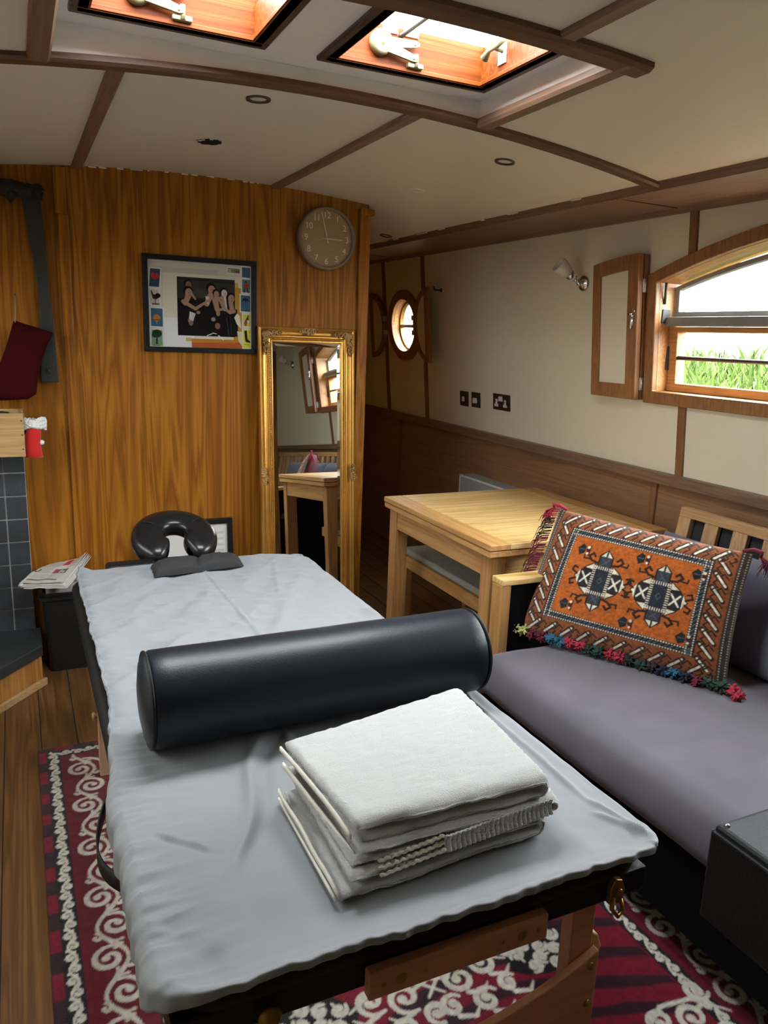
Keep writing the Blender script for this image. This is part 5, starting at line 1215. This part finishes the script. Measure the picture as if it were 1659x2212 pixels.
# slatted back leaning to the wall
def lb(z): return 2.115+(z-.45)*.17
def backbox(y0, y1, z0, z1, th, mat, nm, off=0):
    m = MB(); m.add([(lb(z)+a+off, y, z) for z in (z0, z1) for a in (0, th) for y in (y0, y1)], [(0, 1, 3, 2), (4, 6, 7, 5), (0, 4, 5, 1), (2, 3, 7, 6), (0, 2, 6, 4), (1, 5, 7, 3)]); o = obj(nm, m, mat, t); bevmod(o, .0025); return o
YS = 1.975
backbox(-.40, YS+.055, .848, .882, .026, 'slat_y', 'top_rail')
backbox(-.40, YS+.055, .30, .345, .026, 'slat_y', 'bottom_rail')
backbox(YS, YS+.055, .345, .848, .026, 'slat', 'end_stile')
y = YS-.063
while y > -.35:
    backbox(y-.060, y, .345, .848, .020, 'slat', 'slat', .002); y -= .122
m = MB(); m.add([(lb(z)+.028+a, y, z) for z in (.31, .87) for a in (0, .004) for y in (-.39, YS+.04)], [(0, 1, 3, 2), (4, 6, 7, 5), (0, 4, 5, 1), (2, 3, 7, 6), (0, 2, 6, 4), (1, 5, 7, 3)]); obj('dark_backing', m, 'charcoal', t)  # dark sheet filling the gaps behind the slats
# loose back cushions
def slab_cushion(name, y0, y1, label, z1=.79, tk=.13):
    def f(u, v, side):
        y = y0+(y1-y0)*u; z = .462+(z1-.462)*v; e = (1-abs(2*u-1)**10)*(1-abs(2*v-1)**6); e = max(0, e)**.5
        xb_ = lb(z)-.004-.002; x = xb_-tk/2+side*(tk/2*e)+(-.012*noise.noise(Vector((y*3, z*4, 2)))*e if side < 0 else 0)
        return (min(x, xb_), y, z+.008*noise.noise(Vector((y*5, 1, 1)))*v)
    m = MB(); m.grid(lambda u, v: f(u, v, -1), 60, 24); m.grid(lambda u, v: f(1-u, v, 1), 60, 24); tag(obj(name, m, 'cushion'), label, 'cushion', 'back cushions of the sofa')
slab_cushion('back_cushion', 1.30, 2.01, 'slate blue back cushion behind the patterned cushion', .802)
slab_cushion('back_cushion', .30, 1.285, 'slate blue back cushion at the right photo edge', .80)
# black case on the seat
t = thing('black_case', 'black vinyl case with metal studs on the sofa at the lower right', 'case', (1.5, .65, .455))
m = MB(); m.box(1.226, 1.80, .30, .952, .468, .512, .012, None, 3); obj('case_body', m, 'case', t)
for x, y in ((1.245, .935), (1.375, .84), (1.245, .55)):
    m = MB(); m.lathe([(0, .005), (.005, .004), (.007, .0), (.007, -.004)], Matrix.Translation((x, y, .512)), 16); obj('stud', m, 'chrome', t)
m = MB(); m.tube([(1.224, .950, .39), (1.224, .950, .500)], .0025, 8); obj('corner_edge', m, 'iron', t)
m = MB(); m.box(1.218, 1.232, .30, .950, .30, .500, .005); obj('hanging_flap', m, 'case', t)

# patterned kilim cushion
BL = Vector((1.520, 2.085, .474)); BR = Vector((1.838, 1.455, .474)); TL = Vector((1.690, 2.105, .888)); TR = Vector((1.930, 1.500, .868))
PW, PH = .70, .46
org, ru, bn, cr, bk2 = (.43, .105, .016), (.24, .070, .020), (.055, .018, .011), (.72, .66, .53), (.016, .017, .020)
dk = (.030, .014, .010); gr = (.085, .090, .11)
c = Cv(PW, PH, .0021, ru)
nzp = noise2(c.X.shape, (14, 20), 2)[..., None]; 
c.rect(.028, PW-.028, 0, PH, ru)
# field
c.rect(.125, PW-.125, .098, PH-.080, org)
fieldn = .5*noise2(c.X.shape, (60, 90), 3)+.5*noise2(c.X.shape, (190, 130), 6)
def hook(x, y, s, a, col, w=.0055):
    pts = [(0, 0), (1, 0), (1, .8), (.3, .8), (.3, .35), (.65, .35)]; ca, sa = math.cos(a), math.sin(a)
    c.line([(x+s*(px*ca-py*sa), y+s*(px*sa+py*ca)) for px, py in pts], w, col)
def border(n, P, T):
    # white bars with dark outlines alternating with hooked meanders, laid along one side
    for k in range(n):
        f = (k+.5)/n; x, y = P(f); a = T
        ca, sa = math.cos(a), math.sin(a); q = lambda u, v: (x+u*ca-v*sa, y+u*sa+v*ca)
        c.line([q(-.026, -.020), q(.016, .022)], .0155, dk); c.line([q(-.023, -.017), q(.013, .019)], .0075, cr)
        for du, fl in ((.004, 1), (.030, 1)):
            c.line([q(du-.002, -.022), q(du+.014, -.008), q(du+.004, .003), q(du-.004, -.005)], .0052, dk); c.line([q(du-.014, .004), q(du+.000, .020), q(du+.012, .010)], .0052, dk)
        c.line([q(.010, -.022), q(.036, .006)], .0045, (.30, .10, .03))
border(8, lambda f: (.066, .035+f*(PH-.07)), PI/2); border(8, lambda f: (PW-.066, .035+f*(PH-.07)), PI/2)
for xx in (.098, PW-.098): c.line([(xx, .07), (xx, PH-.055)], .004, dk)
border(10, lambda f: (.05+f*(PW-.10), .036), 0); border(10, lambda f: (.05+f*(PW-.10), PH-.030), 0)
# guard band with paired rows of white dots
x0, x1, y0, y1 = .100, PW-.100, .074, PH-.056
for a in ((x0, x1, y0, y0+.026), (x0, x1, y1-.026, y1), (x0, x0+.026, y0, y1), (x1-.026, x1, y0, y1)): c.rect(*a, bk2)
for k in range(60):
    f = (k+.5)/60
    for yy in (y0+.004, y0+.022, y1-.004, y1-.022): c.disc(x0+f*(x1-x0), yy, .0024, cr)
    if k % 2 == 0:
        for yy in (y0+.013, y1-.013): c.line([(x0+f*(x1-x0)-.005, yy-.004), (x0+f*(x1-x0)+.005, yy+.004)], .004, gr)
for k in range(40):
    f = (k+.5)/40
    for xx in (x0+.004, x0+.022, x1-.004, x1-.022): c.disc(xx, y0+f*(y1-y0), .0024, cr)
    if k % 2 == 0:
        for xx in (x0+.013, x1-.013): c.line([(xx-.004, y0+f*(y1-y0)-.005), (xx+.004, y0+f*(y1-y0)+.005)], .004, gr)
# selvedges
for a, b in ((0, .030), (PW-.030, PW)): c.rect(a, b, 0, PH, (.045, .032, .024))
for k in range(52):
    for xx in (.006, .022, PW-.006, PW-.022): c.disc(xx, (k+.5)/52*PH, .0021, (.50, .45, .36))
# two medallions
for mx in (.262, .462):
    my = PH/2+.010
    for s in (-1, 1):
        c.poly([(mx-.026, my+s*.045), (mx+.026, my+s*.045), (mx+.026, my+s*.088), (mx, my+s*.112), (mx-.026, my+s*.088)], dk)
        c.poly([(mx-.020, my+s*.086), (mx-.003, my+s*.105), (mx-.003, my+s*.086)], cr); c.poly([(mx+.020, my+s*.086), (mx+.003, my+s*.105), (mx+.003, my+s*.086)], cr)
        c.rect(mx-.020, mx+.020, min(my+s*.046, my+s*.084), max(my+s*.046, my+s*.084), (.040, .045, .055)); c.line([(mx-.012, my+s*.053), (mx+.012, my+s*.077)], .003, gr); c.line([(mx+.012, my+s*.053), (mx-.012, my+s*.077)], .003, gr)
        c.poly([(mx+s*.030, my-.062), (mx+s*.030, my+.062), (mx+s*.062, my+.040), (mx+s*.094, my), (mx+s*.062, my-.040)], dk)
        for sv in (-1, 1): c.poly([(mx+s*.034, my+sv*.034), (mx+s*.034, my+sv*.055), (mx+s*.060, my+sv*.036)], cr)
        c.poly([(mx+s*.075, my-.024), (mx+s*.089, my), (mx+s*.075, my+.024)], cr)
        c.rect(min(mx+s*.034, mx+s*.072), max(mx+s*.034, mx+s*.072), my-.026, my+.026, (.020, .022, .026))
        for d in (-1, 1): c.line([(mx+s*.053-.014, my-d*.018), (mx+s*.053+.014, my+d*.018)], .006, cr)
        for sv in (-1, 1):
            c.line([(mx+s*.028, my+sv*.060), (mx+s*.048, my+sv*.064), (mx+s*.062, my+sv*.078), (mx+s*.050, my+sv*.090), (mx+s*.040, my+sv*.080)], .008, dk)
            c.line([(mx+s*.055, my+sv*.068), (mx+s*.078, my+sv*.066), (mx+s*.080, my+sv*.078)], .006, dk)
            c.line([(mx+s*.085, my+sv*.008), (mx+s*.105, my+sv*.018), (mx+s*.100, my+sv*.032), (mx+s*.088, my+sv*.028)], .007, dk)
    c.rect(mx-.034, mx+.034, my-.050, my+.050, dk)
    for k in range(13):
        f = -.046+k*.0077
        for s in (-1, 1): c.line([(mx+s*.024, my+f), (mx+s*.033, my+f)], .0032, cr)
    for k in range(9):
        f = -.030+k*.0075
        for s in (-1, 1): c.line([(mx+f, my+s*.040), (mx+f, my+s*.049)], .0032, cr)
    c.rect(mx-.023, mx+.023, my-.039, my+.039, (.022, .026, .036)); c.poly([(mx-.010, my), (mx, my+.013), (mx+.010, my), (mx, my-.013)], gr); c.poly([(mx-.006, my), (mx, my+.008), (mx+.006, my), (mx, my-.008)], (.022, .026, .036))
for x, y, s in ((.152, .335, 1), (.152, .135, 1), (.362, .352, 1), (.362, .125, 1), (.548, .345, 1), (.545, .125, 1)):
    c.poly([(x-.004, y+.002), (x+.012, y+.020), (x+.026, y+.012), (x+.026, y-.012), (x+.008, y-.022)], bk2); c.poly([(x+.026, y), (x+.046, y+.020), (x+.044, y-.022)], bn); c.disc(x+.036, y+.010, .005, cr); c.disc(x+.036, y-.012, .004, cr); c.line([(x+.004, y), (x+.022, y)], .003, gr)
c.C = c.C*(.55+.90*fieldn[..., None]).astype(np.float32)
N_ = (BR-BL).cross(TL-BL).normalized()
if N_.x > 0: N_ = -N_
def pillow(u, v, side):
    p = (BL*(1-u)+BR*u)*(1-v)+(TL*(1-u)+TR*u)*v
    e = max(0, 1-abs(2*u-1)**3.2)*max(0, 1-abs(2*v-1)**3.0); pinch = .022*(math.sin(PI*u)*(abs(2*v-1)**6)*(1 if v > .5 else -.35))
    ctr = (BL+BR+TL+TR)/4
    p = p+(ctr-p)*(.05*(math.sin(PI*u)*abs(2*v-1)**4+math.sin(PI*v)*abs(2*u-1)**4)*.6)
    d = (.062 if side > 0 else .045)*e**.55
    d += .004*noise.noise(Vector((u*6, v*5, 3)))*e
    return p+N_*(d*side)
t = thing('kilim_cushion', 'orange patterned kilim cushion with wool tassels on the sofa', 'cushion', ((BL+BR)/2)[:])
m = MB(); m.grid(lambda u, v: pillow(u, v, 1), c.nx, c.ny); o = obj('woven_front', m, 'kilim', t); c.to(o)
m = MB(); m.grid(lambda u, v: pillow(1-u, v, -1), 60, 40); m.f.reverse(); obj('woven_back', m, 'tassel_maroon', t)
rs = random.Random(4)
def tassel(p, mat, r=.018, n=44, down=1, L=.030, d=None):
    m = MB(); p = Vector(p)
    for k in range(n):
        a = Vector((rs.gauss(0, 1), rs.gauss(0, 1), rs.gauss(0, .7))).normalized(); b = p+a*r*rs.uniform(.3, .8); e = p+a*r*rs.uniform(1.0, 1.55)+(d*L*rs.uniform(.4, 1) if d else Vector((0, 0, 0)))
        e.z = max(e.z, .462) if d is None else e.z
        m.tube([p, b, e], [.004, .0045, .002], 5)
    m.ell(p, r*.7, r*.7, r*.6, None, 8, 6, .6)
    return obj('tassel', m, mat, t)
cols = ['tassel_navy', 'tassel_green', 'tassel_green', 'tassel_maroon', 'tassel_maroon', 'tassel_blue', 'tassel_blue', 'tassel_red', 'tassel_red', 'tassel_darkgreen', 'tassel_darkgreen', 'tassel_red', 'tassel_red', 'tassel_black', 'tassel_darkgreen', 'tassel_black', 'tassel_navy', 'tassel_blue', 'tassel_navy', 'tassel_maroon', 'tassel_darkgreen', 'tassel_darkgreen', 'tassel_red']
for k, cm in enumerate(cols):
    f = -.02+1.06*k/(len(cols)-1); p = BL.lerp(BR, f)+N_*.020+Vector((-.006, 0, .003+rs.uniform(-.004, .006))); tassel(p, cm)
tassel(BL+Vector((-.035, .02, .004)), 'tassel_navy', .014); tassel(BR+Vector((-.02, -.055, .006)), 'tassel_red', .018, 34)
out = (TL-TR).normalized()
for k in range(46):
    f = k/45; p = BL.lerp(TL, f)+N_*.004; cm = 'tassel_red' if f > .93 else ('tassel_black' if .78 < f <= .93 else 'tassel_maroon')
    if .32 < f < .48 and k % 2: cm = 'tassel_black'
    m = MB()
    for q in range(3):
        L = rs.uniform(.035, .058); d = (out+Vector((rs.gauss(0, .12), rs.gauss(0, .12), -.75+rs.gauss(0, .15)))).normalized(); s = p+Vector((0, 0, rs.uniform(-.005, .005))); m.tube([s, s+out*L*.35+d*L*.25, s+out*L*.45+d*L*.6, s+out*L*.3+d*L+Vector((0, 0, -L*.25))], [.0016, .0016, .0015, .0008], 5)
    obj('fringe', m, cm, t)
for P, cm in ((TL, 'tassel_red'), (TR, 'tassel_maroon')):
    s = 1 if P is TL else -1
    m = MB(); m.tube([P-out*s*.03+Vector((0, 0, .002)), P+out*s*.0+Vector((0, 0, .012)), P+out*s*.025+Vector((0, 0, .010)), P+out*s*.02+Vector((0, 0, -.006))], [.005, .007, .007, .005], 8)
    for k in range(26):
        d = (out*s*rs.uniform(.1, .9)+Vector((rs.gauss(0, .2), rs.gauss(0, .2), -1))).normalized(); L = rs.uniform(.04, .075); q = P+out*s*.018; m.tube([q, q+out*s*.014+d*L*.4, q+d*L], [.002, .0018, .0008], 5)
    obj('corner_tassel', m, cm, t)
